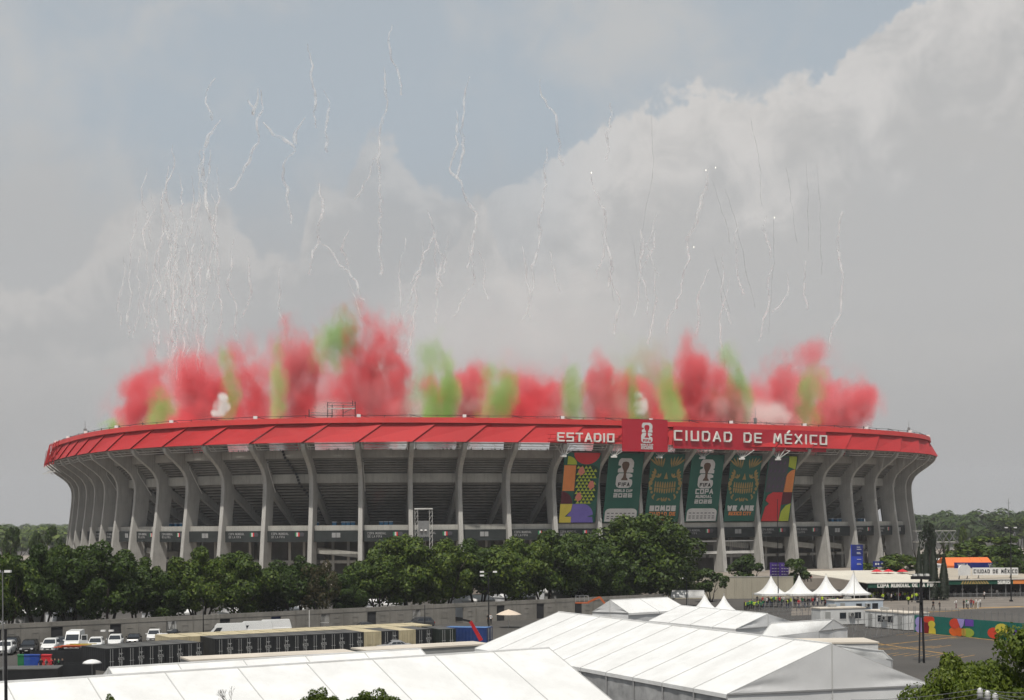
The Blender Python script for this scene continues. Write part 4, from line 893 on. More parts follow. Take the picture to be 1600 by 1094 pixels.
# --- things on the terrace and the roof
TBL = mat('toilet_blue', (0.03, 0.13, 0.26), 0.5, 0.2, 0.5); TRF = mat('toilet_roof', (0.45, 0.5, 0.55), 0.5)
def toilet_parts():
    return [('cabin', MB().span((-0.55, -0.55, 0.05), (0.55, 0.55, 2.05)).mesh('cabin', TBL)), ('roof', MB().prism([(-0.6, -0.6, 2.06), (0.6, -0.6, 2.06), (0.5, -0.6, 2.3), (-0.5, -0.6, 2.3)], (0, 1.2, 0)).mesh('roof', TRF)), ('door', MB().span((-0.4, -0.60, 0.12), (0.4, -0.553, 1.95)).mesh('door', mat('toilet_door', (0.05, 0.19, 0.34), 0.5)))]
TP = toilet_parts(); tn = 0
for x in (497, 519, 537, 544, 551, 599, 606, 613, 268, 275, 282, 1300, 1307, 1314, 1320, 1337, 1344, 1350):
    i = min(range(290), key=lambda k: abs(800+F*sp(k/10, -6, 0).x/sp(k/10, -6, 0).y-x))/10; p = sp(i, -6.5, 1.6); n_ = frame(i)[2]
    p.z = ZZ(1.6)
    t = empty('portable_toilet', p, math.atan2(n_.y, n_.x)+math.pi/2); tag(t, '%s blue portable toilet from the left among those on the stadium terrace' % ORD[sorted([497, 519, 537, 544, 551, 599, 606, 613, 268, 275, 282, 1300, 1307, 1314, 1320, 1337, 1344, 1350]).index(x)], 'toilet', 'portable toilets on the terrace')
    for nm, me in TP: link(bpy.data.objects.new(nm, me), t)
# stage tower on the terrace
t0_ = at(662, 828, 352); t = empty('truss_tower', (t0_.x, t0_.y, PLAT)); tag(t, 'grey truss goalpost tower in front of the terrace', 'scaffold')
zt = at(662, 796, 352).z-PLAT
for sx in (-1, 1):
    x = sx*1.75
    for dx in (-0.35, 0.35):
        MB().bar((x+dx, 0, 0), (x+dx, 0, zt), 0.06, 4).build('upright', STEELW, t)
    for k in range(14): MB().bar((x-0.35, 0, zt*k/14), (x+0.35, 0, zt*(k+1)/14), 0.04, 4).build('brace', STEELW, t)
MB().span((-2.2, -0.2, zt), (2.2, 0.2, zt+0.3)).build('crossbeam', STEELW, t); MB().span((-1.3, -0.3, zt*0.62), (1.3, 0.3, zt*0.84)).build('speaker_box', STEEL, t)
for sx in (-0.5, 0.5): MB().lathe([(0.28, 0), (0.34, 0.1), (0.2, 0.3)], 8, (sx, -0.5, zt*0.7)).build('lamp', WHITE, t)
# scaffold on the roof
Yr = sp(11.5, 0, 0).y; t0_ = at(520, 651, Yr); t = empty('roof_scaffold', t0_); tag(t, 'small scaffold platform standing on the red roof edge', 'scaffold')
def px_l(x, y): return at(x, y, Yr)-t0_
for (x, a, b) in ((483, 652, 640), (512, 652, 628), (519, 652, 632), (536, 652, 632), (555, 652, 628), (551, 634, 626)): MB().bar(px_l(x, a), px_l(x, b), 0.12, 4).build('upright', BLACK, t)
for (x0_, y0_, x1, y1) in ((483, 645, 520, 646), (483, 648, 520, 649), (512, 634, 555, 634), (512, 638, 555, 638), (512, 629.5, 555, 630), (536, 646, 555, 636)): MB().bar(px_l(x0_, y0_), px_l(x1, y1), 0.09, 4).build('rail', STEEL, t)
MB().span(px_l(512, 639)-Vector((0, 1, 0)), px_l(555, 638)+Vector((0, 1.5, 0))).build('deck', STEELW, t)
for nm, (x, yb, yt), lab in (('roof_antenna', (133, 677, 657), 'thin roof antenna at the far left of the roof'), ('roof_antenna', (1180, 662, 637), 'thin roof antenna above the word MÉXICO'), ('roof_antenna', (1420, 674, 657), 'thin roof antenna at the far right of the roof')):
    Y = ring_depth_(x); a = at(x, yb, Y); t = empty(nm, a); tag(t, lab, 'antenna', 'roof antennas'); h_ = at(x, yt, Y).z-a.z
    MB().bar((0, 0, -0.5), (0, 0, h_), 0.10, 4, r2=0.05).build('mast', STEEL, t); MB().span((-0.4, -0.2, 0), (0.4, 0.2, h_*0.35)).build('equipment_box', STEEL, t)
    MB().bar((0, 0, h_*0.3), (3, 0, -0.2), 0.05, 4).build('guy_wire', STEEL, t)
# red sign scaffold at the left end of the roof
t0_ = sp(0.6, 8.5, 25); t = empty('sign_scaffold', t0_); tag(t, 'red steel scaffold at the left end of the roof edge', 'scaffold')
for k in range(6):
    i = -0.6+k*0.42
    MB().bar(sp(i, 8.0, 23.2)-t0_, sp(i, 6.0, 30.9)-t0_, 0.14, 4).build('upright', RED, t)
    MB().bar(sp(i, 8.0, 24.0)-t0_, sp(i+0.4, 7.4, 28.5)-t0_, 0.09, 4).build('brace', RED, t)
for zr_ in (23.4, 25.6, 27.8, 30.4): MB().bar(sp(-0.6, 8.0-(zr_-23.2)*0.25, zr_)-t0_, sp(1.6, 8.0-(zr_-23.2)*0.25, zr_)-t0_, 0.11, 4).build('rail', RED, t)
for k in range(4):
    i = -0.2+k*0.5; MB().bar(sp(i, 8.6, 23.2)-t0_, sp(i+0.2, 5.5, 20.5)-t0_, 0.13, 4).build('bracket', STEELW, t); MB().bar(sp(i, 8.6, 20.9)-t0_, sp(i+0.5, 8.2, 20.6)-t0_, 0.16, 4).build('bracket', STEELW, t)

# ------------------------------------------------------------------ coloured smoke: soft volumes rising from the roof
def smoke_mat(name, rgb, dens, rgb2=None, ns=1.0, sharp=0.50, warp=1.15, thin=False):
    m = bpy.data.materials.new(name); m.use_nodes = True; t = NT(m.node_tree); t.n.clear()
    co = t.new('ShaderNodeTexCoord').outputs['Object']; oi = t.new('ShaderNodeObjectInfo'); pos = t.new('ShaderNodeNewGeometry').outputs['Position']
    # billows keep a real-world size: big rolls of about 20 m, curls of about 6 m
    st_ = t.vmath('MULTIPLY', pos, (1.0, 0.30, 0.60))
    n1 = t.noise(st_, 0.055*ns, 2 if thin else 3, 0.60, out=1)
    wv = t.vmath('MULTIPLY', t.vmath('SUBTRACT', n1, (0.5, 0.5, 0.5)), (warp*2.0, warp*2.0, warp*1.2))
    sz = t.new('ShaderNodeSeparateXYZ'); t.l.new(co, sz.inputs[0])
    grow = t.math('MULTIPLY_ADD', sz.outputs[2], 0.12, 1.0)
    sc_ = t.new('ShaderNodeCombineXYZ'); t.put(sc_, 0, grow); t.put(sc_, 1, grow); t.put(sc_, 2, 1.0)
    p = t.vmath('ADD', t.vmath('MULTIPLY', co, sc_.outputs[0]), wv)
    r = t.vmath('LENGTH', p)
    body = t.smooth(r, 1.0, 1.0-sharp*2.0)
    edge = t.smooth(t.vmath('LENGTH', co), 1.0, 0.80)
    fine = t.noise(st_, 0.15*ns, 3 if thin else 5, 0.72)
    up = t.smooth(sz.outputs[2], -0.15, 0.95, 0.0, 1.0)
    amp = t.math('MULTIPLY_ADD', up, 2.2, 1.9)
    x_ = t.math('MULTIPLY_ADD', t.math('SUBTRACT', fine, 0.5), amp, body)
    dn = t.math('MULTIPLY', t.math('MULTIPLY', t.smooth(x_, 0.15, 1.05), t.math('POWER', body, 0.8)), t.math('MULTIPLY', edge, t.math('MULTIPLY_ADD', up, -0.72, 1.0)))
    dn = t.math('MULTIPLY', dn, dens)
    v = t.new('ShaderNodeVolumePrincipled'); t.l.new(dn, v.inputs['Density'])
    c = (*rgb, 1)
    if rgb2: c = t.mix(t.smooth(t.noise(t.vmath('ADD', pos, (70, 0, 30)), 0.06, 3, 0.5), 0.46, 0.64), c, (*rgb2, 1))
    t.put(v, 'Color', c); v.inputs['Anisotropy'].default_value = 0.0
    o = t.new('ShaderNodeOutputMaterial'); t.l.new(v.outputs[0], o.inputs['Volume'])
    return m
SM = {'red': smoke_mat('red_smoke', (0.96, 0.13, 0.155), 0.42, (0.97, 0.34, 0.36)),
      'green': smoke_mat('green_smoke', (0.36, 0.61, 0.15), 0.38, (0.56, 0.74, 0.30)),
      'white': smoke_mat('white_smoke', (0.95, 0.92, 0.90), 0.45, None, 2.2, 0.42, 1.1),
      'blush': smoke_mat('thin_red_smoke', (0.95, 0.30, 0.32), 0.11, thin=True), 'mint': smoke_mat('thin_green_smoke', (0.50, 0.72, 0.36), 0.10, thin=True),
      'red_lobe': smoke_mat('red_smoke_wisp', (0.96, 0.24, 0.27), 0.17, thin=True), 'green_lobe': smoke_mat('green_smoke_wisp', (0.44, 0.68, 0.22), 0.17, thin=True),
      'pale': smoke_mat('pale_smoke', (0.96, 0.80, 0.78), 0.16, thin=True)}
def ball(seed):
    b = bmesh.new(); bmesh.ops.create_icosphere(b, subdivisions=3, radius=1.0)
    for v in b.verts: v.co *= 1.0+0.10*noise.noise(v.co*1.6+Vector((seed*7.3, 0, 0)))
    me = bpy.data.meshes.new('smoke_plume'); b.to_mesh(me); b.free(); return me
BALL = {}
def ring_depth(x, off):
    """distance at which photo column x meets the near side of the roof ring at this offset"""
    best = None
    for k in range(-40, 320):
        i = k/10; p = sp(i, off, 0); u = 800+F*p.x/p.y
        if p.y < Y0+40 and (best is None or abs(u-x) < best[0]): best = (abs(u-x), p.y)
    return best[1]
SMOKE_N = [0]
def plume(kind, cx, ytop, ybot, wid, lean=0.0, label=None, parent=None, off=-22, dk=0.0):
    Y = ring_depth(cx, off)+dk; s = Y/F
    H_ = ybot-ytop; low = parent is None and (kind in ('red', 'blush', 'mint') or (kind == 'green' and ybot > 600))
    c = at(cx, ybot-0.20*H_ if low else (ytop+ybot)/2, Y); key = (kind, SMOKE_N[0] % 5); SMOKE_N[0] += 1
    if key not in BALL:
        me = ball(key[1]); me.materials.append(SM[kind]); BALL[key] = me
    o = bpy.data.objects.new('smoke_plume' if parent is None else 'smoke_lobe', BALL[key]); col.objects.link(o)
    kx, kz = (1.15, 1.15) if kind == 'white' else (2.15, 1.6) if kind == 'green' else (2.05, 1.55)
    rx, rz = wid*s/2*kx, (H_*s*0.98 if low else H_*s/2*kz)
    o.scale = (rx, max(rx*0.9, 6), rz); o.rotation_euler = (0, lean, 0); o.location = c
    if parent is not None:
        o.parent = parent; o.matrix_parent_inverse = parent.matrix_basis.inverted()
    if label: tag(o, label, 'smoke', 'smoke plumes over the roof')
    return o
PL = [('green', 182, 640, 672, 34, 0, 'small pale green puff of smoke at the far left roof edge'),
      ('red', 228, 552, 672, 60, 0.1, 'leftmost red smoke plume over the roof'),
      ('green', 246, 590, 668, 38, 0.2, 'green smoke puff right of the leftmost red plume'),
      ('red', 306, 505, 668, 100, 0.25, 'broad pink red smoke plume second from the left'),
      ('green', 357, 535, 640, 24, 0.0, 'thin olive smoke wisp above the round white puff'),
      ('red', 394, 520, 665, 66, -0.1, 'upright red smoke plume right of the round white puff'),
      ('green', 436, 515, 620, 26, 0.1, 'faint green smoke wisp left of the tallest red plume'),
      ('red', 466, 450, 665, 74, 0.22, 'tallest red smoke plume left of the dark green ball of smoke'),
      ('green', 530, 484, 590, 52, 0.5, 'dark green ball of smoke high between two tall red plumes'),
      ('red', 584, 460, 660, 94, -0.12, 'wide tall red smoke plume over the roof scaffold'),
      ('green', 676, 512, 648, 50, 0.15, 'wide green smoke plume right of the roof scaffold'),
      ('red', 712, 545, 660, 92, 0.25, 'red smoke plume between two green plumes over the middle of the roof'),
      ('green', 776, 528, 645, 48, 0.3, 'slanting green smoke plume left of the red arch of smoke'),
      ('red', 830, 560, 655, 104, 0.0, 'red smoke plume spread like an arch over the word ESTADIO'),
      ('green', 900, 512, 655, 40, 0.0, 'straight green smoke column left of the square red sign'),
      ('red', 950, 534, 665, 62, 0.1, 'red smoke plume above the left edge of the square sign'),
      ('green', 988, 530, 660, 24, 0.0, 'narrow green smoke column above the square sign'),
      ('red', 1034, 560, 668, 84, -0.2, 'low red smoke plume above the right edge of the square sign'),
      ('green', 1050, 528, 640, 36, -0.2, 'green smoke wisp behind the low red plume'),
      ('red', 1096, 512, 668, 74, -0.1, 'tall red smoke plume over the word CIUDAD'),
      ('green', 1142, 516, 640, 42, 0.1, 'olive green smoke column over the word DE'),
      ('red', 1216, 524, 674, 88, 0.15, 'pointed red smoke plume over the word MÉXICO'),
      ('green', 1266, 552, 650, 38, 0.1, 'pale green smoke wisp between the two rightmost red plumes'),
      ('red', 1300, 556, 676, 90, 0.0, 'broad rightmost red smoke plume'),
      ('white', 347, 615, 656, 28, 0.0, 'round cream white puff of smoke at the roof edge'),
      ('white', 1006, 608, 655, 34, 0.2, 'white puff of smoke behind the square sign'),
      ('pale', 660, 620, 662, 150, 0.0, 'low pale smoke on the roof right of the scaffold'),
      ('pale', 1150, 618, 672, 110, 0.0, 'low whitish smoke over the word CIUDAD DE'),
      ('pale', 870, 625, 664, 90, 0.0, 'low pale smoke under the green column'),
      ('pale', 540, 620, 664, 110, 0.0, 'low pale pink smoke behind the roof scaffold')]
rs = random.Random(12)
for k, p_ in enumerate(PL):
    o = plume(*p_, off=-22 if p_[0] != 'white' else -12, dk=(k % 3)*5-5-(9 if p_[0] == 'green' else 0))
    kind, cx, yt, yb, wd_ = p_[:5]; H_ = yb-yt
    for j in range({'red': 2, 'green': 1, 'white': 2}.get(kind, 0)):
        if kind == 'white': x, y, a_, b_ = cx+rs.uniform(-.3, .3)*wd_, yt+H_*(0.15+0.6*j), wd_*0.75, H_*0.5
        else: x, y, a_, b_ = cx+(-1, 1)[(j+k) % 2]*rs.uniform(.12, .42)*wd_, yt+H_*rs.uniform(0.22, 0.62), wd_*rs.uniform(.55, .85), H_*rs.uniform(.38, .55)
        plume(kind if kind == 'white' else kind+'_lobe', x, y-b_/2, y+b_/2, a_, rs.uniform(-.5, .5), parent=o, off=-22 if kind != 'white' else -12, dk=(k % 3)*5-5+rs.uniform(-4, 4))
# thin drifting smoke farther back over the roof ring, between and above the plumes
for k, (kind, cx, yt, yb, wd_) in enumerate([('blush', 320, 505, 668, 180), ('blush', 500, 480, 660, 190), ('mint', 640, 510, 650, 120), ('blush', 800, 540, 660, 220), ('mint', 1010, 520, 650, 140), ('blush', 1060, 530, 665, 220), ('blush', 1225, 530, 672, 170)]):
    plume(kind, cx, yt, yb, wd_, 0.1*math.sin(k*2.2), 'thin veil of %s smoke hanging behind the plumes, %s from the left' % ('pink' if kind == 'blush' else 'green', ORD[k]), off=-45, dk=20)
# faint white smoke left by the fireworks: smooth and thin
vm = bpy.data.materials.new('white_veil'); vm.use_nodes = True; t = NT(vm.node_tree); t.n.clear()
r_ = t.vmath('LENGTH', t.new('ShaderNodeTexCoord').outputs['Object']); v = t.new('ShaderNodeVolumePrincipled'); v.inputs['Color'].default_value = (0.98, 0.98, 0.97, 1)
t.put(v, 'Density', t.math('MULTIPLY', t.math('POWER', t.smooth(r_, 0.95, 0.0), 1.5), 0.0075)); o = t.new('ShaderNodeOutputMaterial'); t.l.new(v.outputs[0], o.inputs['Volume']); SM['veil'] = vm
plume('veil', 290, 330, 640, 170, 0, 'faint white smoke below the dense bundle of trails on the left', off=-45, dk=20)
plume('veil', 800, 420, 640, 480, 0, 'faint white smoke above the coloured plumes in the middle', off=-45, dk=25)

# ------------------------------------------------------------------ vehicles
TYRE = mat('tyre', (0.02, 0.02, 0.02), 0.8); RIM = mat('rim', (0.35, 0.35, 0.36), 0.35, metal=0.6); LAMP = mat('head_lamp', (0.65, 0.66, 0.68), 0.15, spec=0.6); TAIL = mat('tail_lamp', (0.35, 0.02, 0.02), 0.2); PLATE = mat('number_plate', (0.55, 0.55, 0.52), 0.6)
PAINT = {'white': mat('paint_white', (0.72, 0.72, 0.71), 0.28, 0.05, 0.5, spec=0.5), 'black': mat('paint_black', (0.012, 0.012, 0.014), 0.22, 0.1, 0.5, spec=0.5), 'silver': mat('paint_silver', (0.40, 0.40, 0.41), 0.3, 0.1, 0.5, metal=0.3), 'grey': mat('paint_grey', (0.06, 0.062, 0.066), 0.3, 0.1, 0.5), 'dark_blue': mat('paint_blue', (0.012, 0.02, 0.06), 0.25, 0.1, 0.5)}
SHAPES = {   # stations along the length (front first): x, floor, belt height, half width ; cabin: bottom and top outline
    'suv': dict(L=4.75, st=[(0, .45, .72, .70), (.12, .30, .95, .88), (.7, .26, 1.06, .93), (1.35, .26, 1.12, .94), (3.9, .26, 1.14, .94), (4.6, .30, 1.12, .90), (4.75, .45, .95, .80)], cab=[(1.15, 1.10), (1.95, 1.70), (2.3, 1.76), (4.1, 1.74), (4.62, 1.12)], wheels=(.92, 3.78), wr=.37),
    'sedan': dict(L=4.55, st=[(0, .42, .60, .66), (.12, .28, .78, .84), (.8, .22, .86, .89), (1.35, .22, .92, .90), (3.6, .22, .96, .90), (4.45, .28, .95, .86), (4.55, .42, .80, .76)], cab=[(1.2, .90), (2.0, 1.38), (2.4, 1.43), (3.1, 1.40), (3.95, .96)], wheels=(.88, 3.55), wr=.32),
    'van': dict(L=5.9, st=[(0, .45, .80, .78), (.12, .32, 1.05, .95), (.6, .28, 1.25, 1.0), (1.0, .28, 1.42, 1.0), (5.6, .28, 1.46, 1.0), (5.85, .30, 1.46, .97), (5.9, .5, 1.4, .94)], cab=[(.62, 1.30), (1.45, 2.20), (1.75, 2.52), (5.6, 2.55), (5.88, 1.46)], wheels=(1.0, 4.7), wr=.36)}
def vehicle_parts(kind, m):
    S = SHAPES[kind]; out = []; mb = MB(); vs = []; n = 8
    for (x, f_, b, w_) in S['st']:
        vs += [(-w_*.92, x, f_), (-w_, x, f_+.18), (-w_, x, b-.12), (-w_*.94, x, b), (w_*.94, x, b), (w_, x, b-.12), (w_, x, f_+.18), (w_*.92, x, f_)]
    k_ = len(S['st']); fs = [(j*n+i, j*n+(i+1) % n, (j+1)*n+(i+1) % n, (j+1)*n+i) for j in range(k_-1) for i in range(n)]+[tuple(range(n)), tuple(range(k_*n-1, (k_-1)*n-1, -1))]
    mb.add(vs, fs); me = mb.mesh('body', m); fix_normals(me); out.append(('body', me))
    W = max(s[3] for s in S['st']); c = S['cab']; zb = c[0][1]; tw = .74 if kind != 'van' else .86
    def cw(z): t = (z-zb)/(max(p[1] for p in c)-zb); return W*(.95-(.95-tw)*t)
    mb = MB(); L_ = [(-cw(z), y, z) for y, z in c]; R_ = [(cw(z), y, z) for y, z in c]; k_ = len(c)
    mb.add(L_+R_, [tuple(range(k_)), tuple(range(2*k_-1, k_-1, -1))]+[(i, i+k_, i+1+k_, i+1) for i in range(k_-1)]+[(0, k_-1, 2*k_-1, k_)]); me = mb.mesh('cabin', m); fix_normals(me); out.append(('cabin', me))
    def glass(a, b, i0, i1, nm):       # front or rear pane between two outline points
        (ya, za), (yb, zb_) = a, b; d_ = Vector((0, yb-ya, zb_-za)); nn = Vector((0, -d_.z, d_.y)).normalized()*(0.02 if nm == 'windscreen' else -0.02)
        if nm == 'windscreen' and nn.y > 0: nn = -nn
        pts = []
        for (t_, s_) in ((.10, -1), (.10, 1), (.92, 1), (.92, -1)): z = za+(zb_-za)*t_; pts.append(Vector((s_*cw(z)*.90, ya+(yb-ya)*t_, z))+nn)
        out.append((nm, MB().prism(pts, nn*0.5).mesh(nm, GLASS)))
    glass(c[0], c[1], 0, 1, 'windscreen'); glass(c[-1], c[-2], 0, 1, 'rear_window')
    top = c[2][1]-.10; y0_, y1 = c[0][0], c[-1][0]; span = [(.20, .47), (.50, .74), (.77, .93)] if kind != 'van' else [(.08, .26)]
    for s_ in (-1, 1):
        for (a, b) in span:
            za, zt_ = zb+.07, top-.08 if kind != 'van' else zb+.72
            def yy(t_, z):
                lo = c[0][0]+(c[1][0]-c[0][0])*min(1, (z-zb)/(c[1][1]-zb)); hi = c[-1][0]+(c[-2][0]-c[-1][0])*min(1, (z-zb)/(c[-2][1]-zb)); return lo+(hi-lo)*t_
            pts = [Vector((s_*(cw(z)+.012), yy(t_, z), z)) for t_, z in ((a, za), (b, za), (b, zt_), (a, zt_))]
            out.append(('side_window', MB().prism(pts, (s_*.01, 0, 0)).mesh('side_window', GLASS)))
        for y in S['wheels']:
            r = S['wr']; mb = MB().bar((s_*(W-.22), y, r), (s_*(W+.02), y, r), r, 14); out.append(('wheel', mb.mesh('wheel', TYRE))); out.append(('rim', MB().bar((s_*(W+.021), y, r), (s_*(W+.035), y, r), r*.62, 10).mesh('rim', RIM)))
        f_ = S['st'][1]; out.append(('headlight', MB().span((s_*(f_[3]-.34), -.01, f_[2]-.28), (s_*(f_[3]-.04), .13, f_[2]-.12)).mesh('headlight', LAMP)))
        l_ = S['st'][-2]; out.append(('tail_light', MB().span((s_*(l_[3]-.20), S['L']-.10, l_[2]-.35), (s_*(l_[3]-.03), S['L']+.01, l_[2]-.12)).mesh('tail_light', TAIL)))
        out.append(('mirror', MB().box((s_*(W+.10), c[0][0]+.45, zb+.12), (.22, .12, .16)).mesh('mirror', m)))
    f_ = S['st'][0]; out.append(('grille', MB().span((-.48, -.03, .50), (.48, .02, f_[2]-.02)).mesh('grille', BLACK))); out.append(('number_plate', MB().span((-.18, -.05, .46), (.18, -.033, .57)).mesh('number_plate', PLATE)))
    return out
VC = {}
def vehicle(kind, paint, p, rz, label, door=False):
    if (kind, paint) not in VC: VC[(kind, paint)] = vehicle_parts(kind, PAINT[paint])
    t = empty('parked_'+('van' if kind == 'van' else 'car'), (p.x, p.y, 0), rz); tag(t, label, 'van' if kind == 'van' else 'car', 'vehicles parked along the wall'); last = None
    for nm, me in VC[(kind, paint)]:
        o = bpy.data.objects.new(nm, me); col.objects.link(o); o.parent = last if nm == 'rim' else t
        if nm == 'wheel': last = o
    if door:
        d_ = MB().span((0.0, 0, .45), (.06, 1.1, 1.35)).span((0.0, .15, 1.353), (.05, 1.0, 2.1)).build('open_door', PAINT[paint], t); d_.location = (1.0, .9, 0); d_.rotation_euler.z = R(-62)
        MB().span((-.01, .25, 1.4), (.058, .9, 2.0)).build('door_window', GLASS, d_)
RZ0 = R(9)       # noses towards the camera, slightly to the left
def park(kind, paint, x, yb, label, **k): vehicle(kind, paint, on(x, yb), RZ0+R(180)*0+math.sin(x)*0.03, label, **k)
park('suv', 'white', 4, 1025, 'white car cut off at the left edge of the parked row'); park('suv', 'black', 14, 1018, 'black car behind the white one at the left edge')
park('suv', 'black', 41, 1023, 'black off-road car left of the white pickup'); park('suv', 'white', 74, 1021, 'white off-road car with dark windscreen beside the black one')
park('suv', 'grey', 91, 1018, 'dark grey car between the white car and the white van'); park('van', 'white', 111, 1018, 'tall white van with its door open', door=True)
park('suv', 'white', 147, 1019, 'white car right of the tall van'); park('suv', 'white', 178, 1014, 'white car beside the black container'); park('sedan', 'black', 207, 1008, 'black car behind the short container row'); park('suv', 'white', 239, 1005, 'white car with roof rails behind the containers'); park('sedan', 'white', 252, 1008, 'low white car behind the containers'); park('sedan', 'black', 268, 1000, 'black car under the grille gate')
for k, (x, y) in enumerate(((320, 1003), (362, 999), (392, 996))): vehicle('van', 'white', on(x, y), R(-76), '%s white van roof from the left showing above the tan containers' % ORD[k])
vehicle('sedan', 'silver', on(588, 1018.5), R(-74), 'silver car showing between the two pale cabin roofs')
vehicle('sedan', 'grey', on(545, 987), R(-72), 'dark car beyond the tan roofs by the wall'); vehicle('suv', 'grey', on(632, 982), R(-72), 'dark car roof near the grille gate behind the tan roofs')

# ------------------------------------------------------------------ people
SKIN = mat('skin', (0.30, 0.17, 0.11), 0.6); HAIR = mat('hair', (0.015, 0.012, 0.010), 0.6)
CLO = {n_: mat('cloth_'+n_, c_, 0.85) for n_, c_ in dict(white=(.62, .61, .6), black=(.015, .015, .017), hivis=(.45, .60, .04), red=(.42, .03, .04), green=(.02, .16, .07), navy=(.015, .02, .06), grey=(.12, .12, .12), maroon=(.12, .015, .03), jeans=(.04, .06, .12), khaki=(.25, .2, .13)).items()}
def person_base(pose):
    """one continuous figure grown over a skeleton; the pose sets the limbs"""
    a, l, lean = pose
    J = {'pel': (0, 0, .95), 'waist': (0, -lean*.3, 1.12), 'chest': (0, -lean*.7, 1.33), 'neck': (0, -lean, 1.49), 'head': (0, -lean-.02, 1.60), 'top': (0, -lean-.015, 1.70)}
    E_ = [('pel', 'waist'), ('waist', 'chest'), ('chest', 'neck'), ('neck', 'head'), ('head', 'top')]; Rd = {'pel': (.155, .11), 'waist': (.135, .10), 'chest': (.165, .11), 'neck': (.062, .062), 'head': (.085, .10), 'top': (.07, .085)}
    for s_, n_ in ((-1, 'l'), (1, 'r')):
        f_ = l*s_; J['hip'+n_] = (s_*.09, 0, .88); J['kn'+n_] = (s_*.10, -f_*.5-abs(l)*.05, .50); J['an'+n_] = (s_*.11, -f_+abs(l)*.1, .09); J['toe'+n_] = (s_*.12, -f_-.15, .04)
        J['sh'+n_] = (s_*.19, -lean*.9, 1.42); J['el'+n_] = (s_*(.25+a[0]*.1), -lean*.7+f_*.4-a[1]*.12, 1.14+a[2]*.15); J['wr'+n_] = (s_*(.24-a[1]*.08), -lean*.7+f_*.5-.08-a[1]*.25, .90+a[2]*.5); J['ha'+n_] = (s_*(.23-a[1]*.10), -lean*.7+f_*.5-.12-a[1]*.30, .80+a[2]*.62)
        E_ += [('pel', 'hip'+n_), ('hip'+n_, 'kn'+n_), ('kn'+n_, 'an'+n_), ('an'+n_, 'toe'+n_), ('chest', 'sh'+n_), ('sh'+n_, 'el'+n_), ('el'+n_, 'wr'+n_), ('wr'+n_, 'ha'+n_)]
        Rd.update({'hip'+n_: (.10, .10), 'kn'+n_: (.065, .065), 'an'+n_: (.05, .05), 'toe'+n_: (.045, .04), 'sh'+n_: (.07, .07), 'el'+n_: (.048, .048), 'wr'+n_: (.036, .036), 'ha'+n_: (.045, .03)})
    names = list(J); me = bpy.data.meshes.new('person'); me.from_pydata([J[n_] for n_ in names], [(names.index(x), names.index(y)) for x, y in E_], [])
    o = bpy.data.objects.new('person_tmp', me); col.objects.link(o); o.modifiers.new('skin', 'SKIN')
    if not me.skin_vertices: 
        bpy.context.view_layer.objects.active = o; o.select_set(True); bpy.ops.mesh.customdata_skin_add()
    for k, n_ in enumerate(names): me.skin_vertices[0].data[k].radius = Rd[n_]
    me.skin_vertices[0].data[0].use_root = True
    o.modifiers.new('sub', 'SUBSURF').levels = 1
    dg = bpy.context.evaluated_depsgraph_get(); out = bpy.data.meshes.new_from_object(o.evaluated_get(dg)); bpy.data.objects.remove(o)
    out.name = 'person'; return out
BASES = [person_base(p) for p in (((0, 0, 0), .0, 0), ((.3, .6, .3), .12, .02), ((0, .2, 0), .26, .04), ((.2, 1.0, .45), .05, .05))]
def dress(me, shirt, trous, hat=None):
    m = me.copy(); m.materials.clear()
    for x in (SKIN, CLO[shirt], CLO[trous], HAIR, CLO[hat] if hat else HAIR): m.materials.append(x)
    for p in m.polygons:
        c = p.center; k = 1
        if c.z > 1.655 or (c.z > 1.56 and c.y > 0.03): k = 4
        elif c.z > 1.475: k = 0
        elif c.z < 0.09: k = 3
        elif c.z < 0.93 and abs(c.x) < 0.20: k = 2
        elif abs(c.x) > 0.2 and c.z < 1.1: k = 0
        p.material_index = k; p.use_smooth = True
    return m
OUTF = {}
def person(p, rz, pose, shirt, trous, label, hat=None, group=None, cat='person'):
    key = (pose, shirt, trous, hat)
    if key not in OUTF: OUTF[key] = dress(BASES[pose], *key[1:])
    o = bpy.data.objects.new('person', OUTF[key]); col.objects.link(o); o.location = p; o.rotation_euler.z = rz; s_ = 0.96+0.08*abs(math.sin(p.x*7.7)); o.scale = (s_, s_, s_); tag(o, label, cat, group)
# walkers on the plaza
W_ = [(1458, 953, 2, 'black', 'black', 'left of the two people in black walking on the open plaza'), (1468.5, 954, 1, 'black', 'black', 'right of the two people in black walking on the open plaza'), (1494, 950.5, 1, 'white', 'maroon', 'person in white top and maroon trousers left of the plaza group'),
      (1506, 951, 0, 'black', 'black', 'person in black at the left of the plaza group'), (1510, 949.5, 3, 'green', 'black', 'person in green within the plaza group'), (1512.5, 952, 1, 'white', 'black', 'person in white and black within the plaza group'), (1517.5, 950, 0, 'maroon', 'jeans', 'person in maroon within the plaza group'), (1521, 951, 2, 'red', 'khaki', 'person in a red top within the plaza group'), (1525, 949.5, 0, 'white', 'khaki', 'person in white top and khaki trousers within the plaza group'), (1528, 951.5, 1, 'white', 'white', 'person all in white within the plaza group'), (1532, 949, 3, 'white', 'grey', 'person at the right of the plaza group in white and grey'),
      (1538, 936.5, 0, 'white', 'black', 'lone person in white near the gate barriers'), (1419.5, 945, 1, 'hivis', 'black', 'steward in a yellow vest standing ahead of the gate crowd'), (1425, 941, 0, 'hivis', 'black', 'steward in a yellow vest just behind the foremost one')]
for (x, y, ps, s_, t_, lab) in W_: person(on(x, y), math.sin(x)*1.4, ps, s_, t_, lab, group='people on the plaza')
rp = random.Random(11)
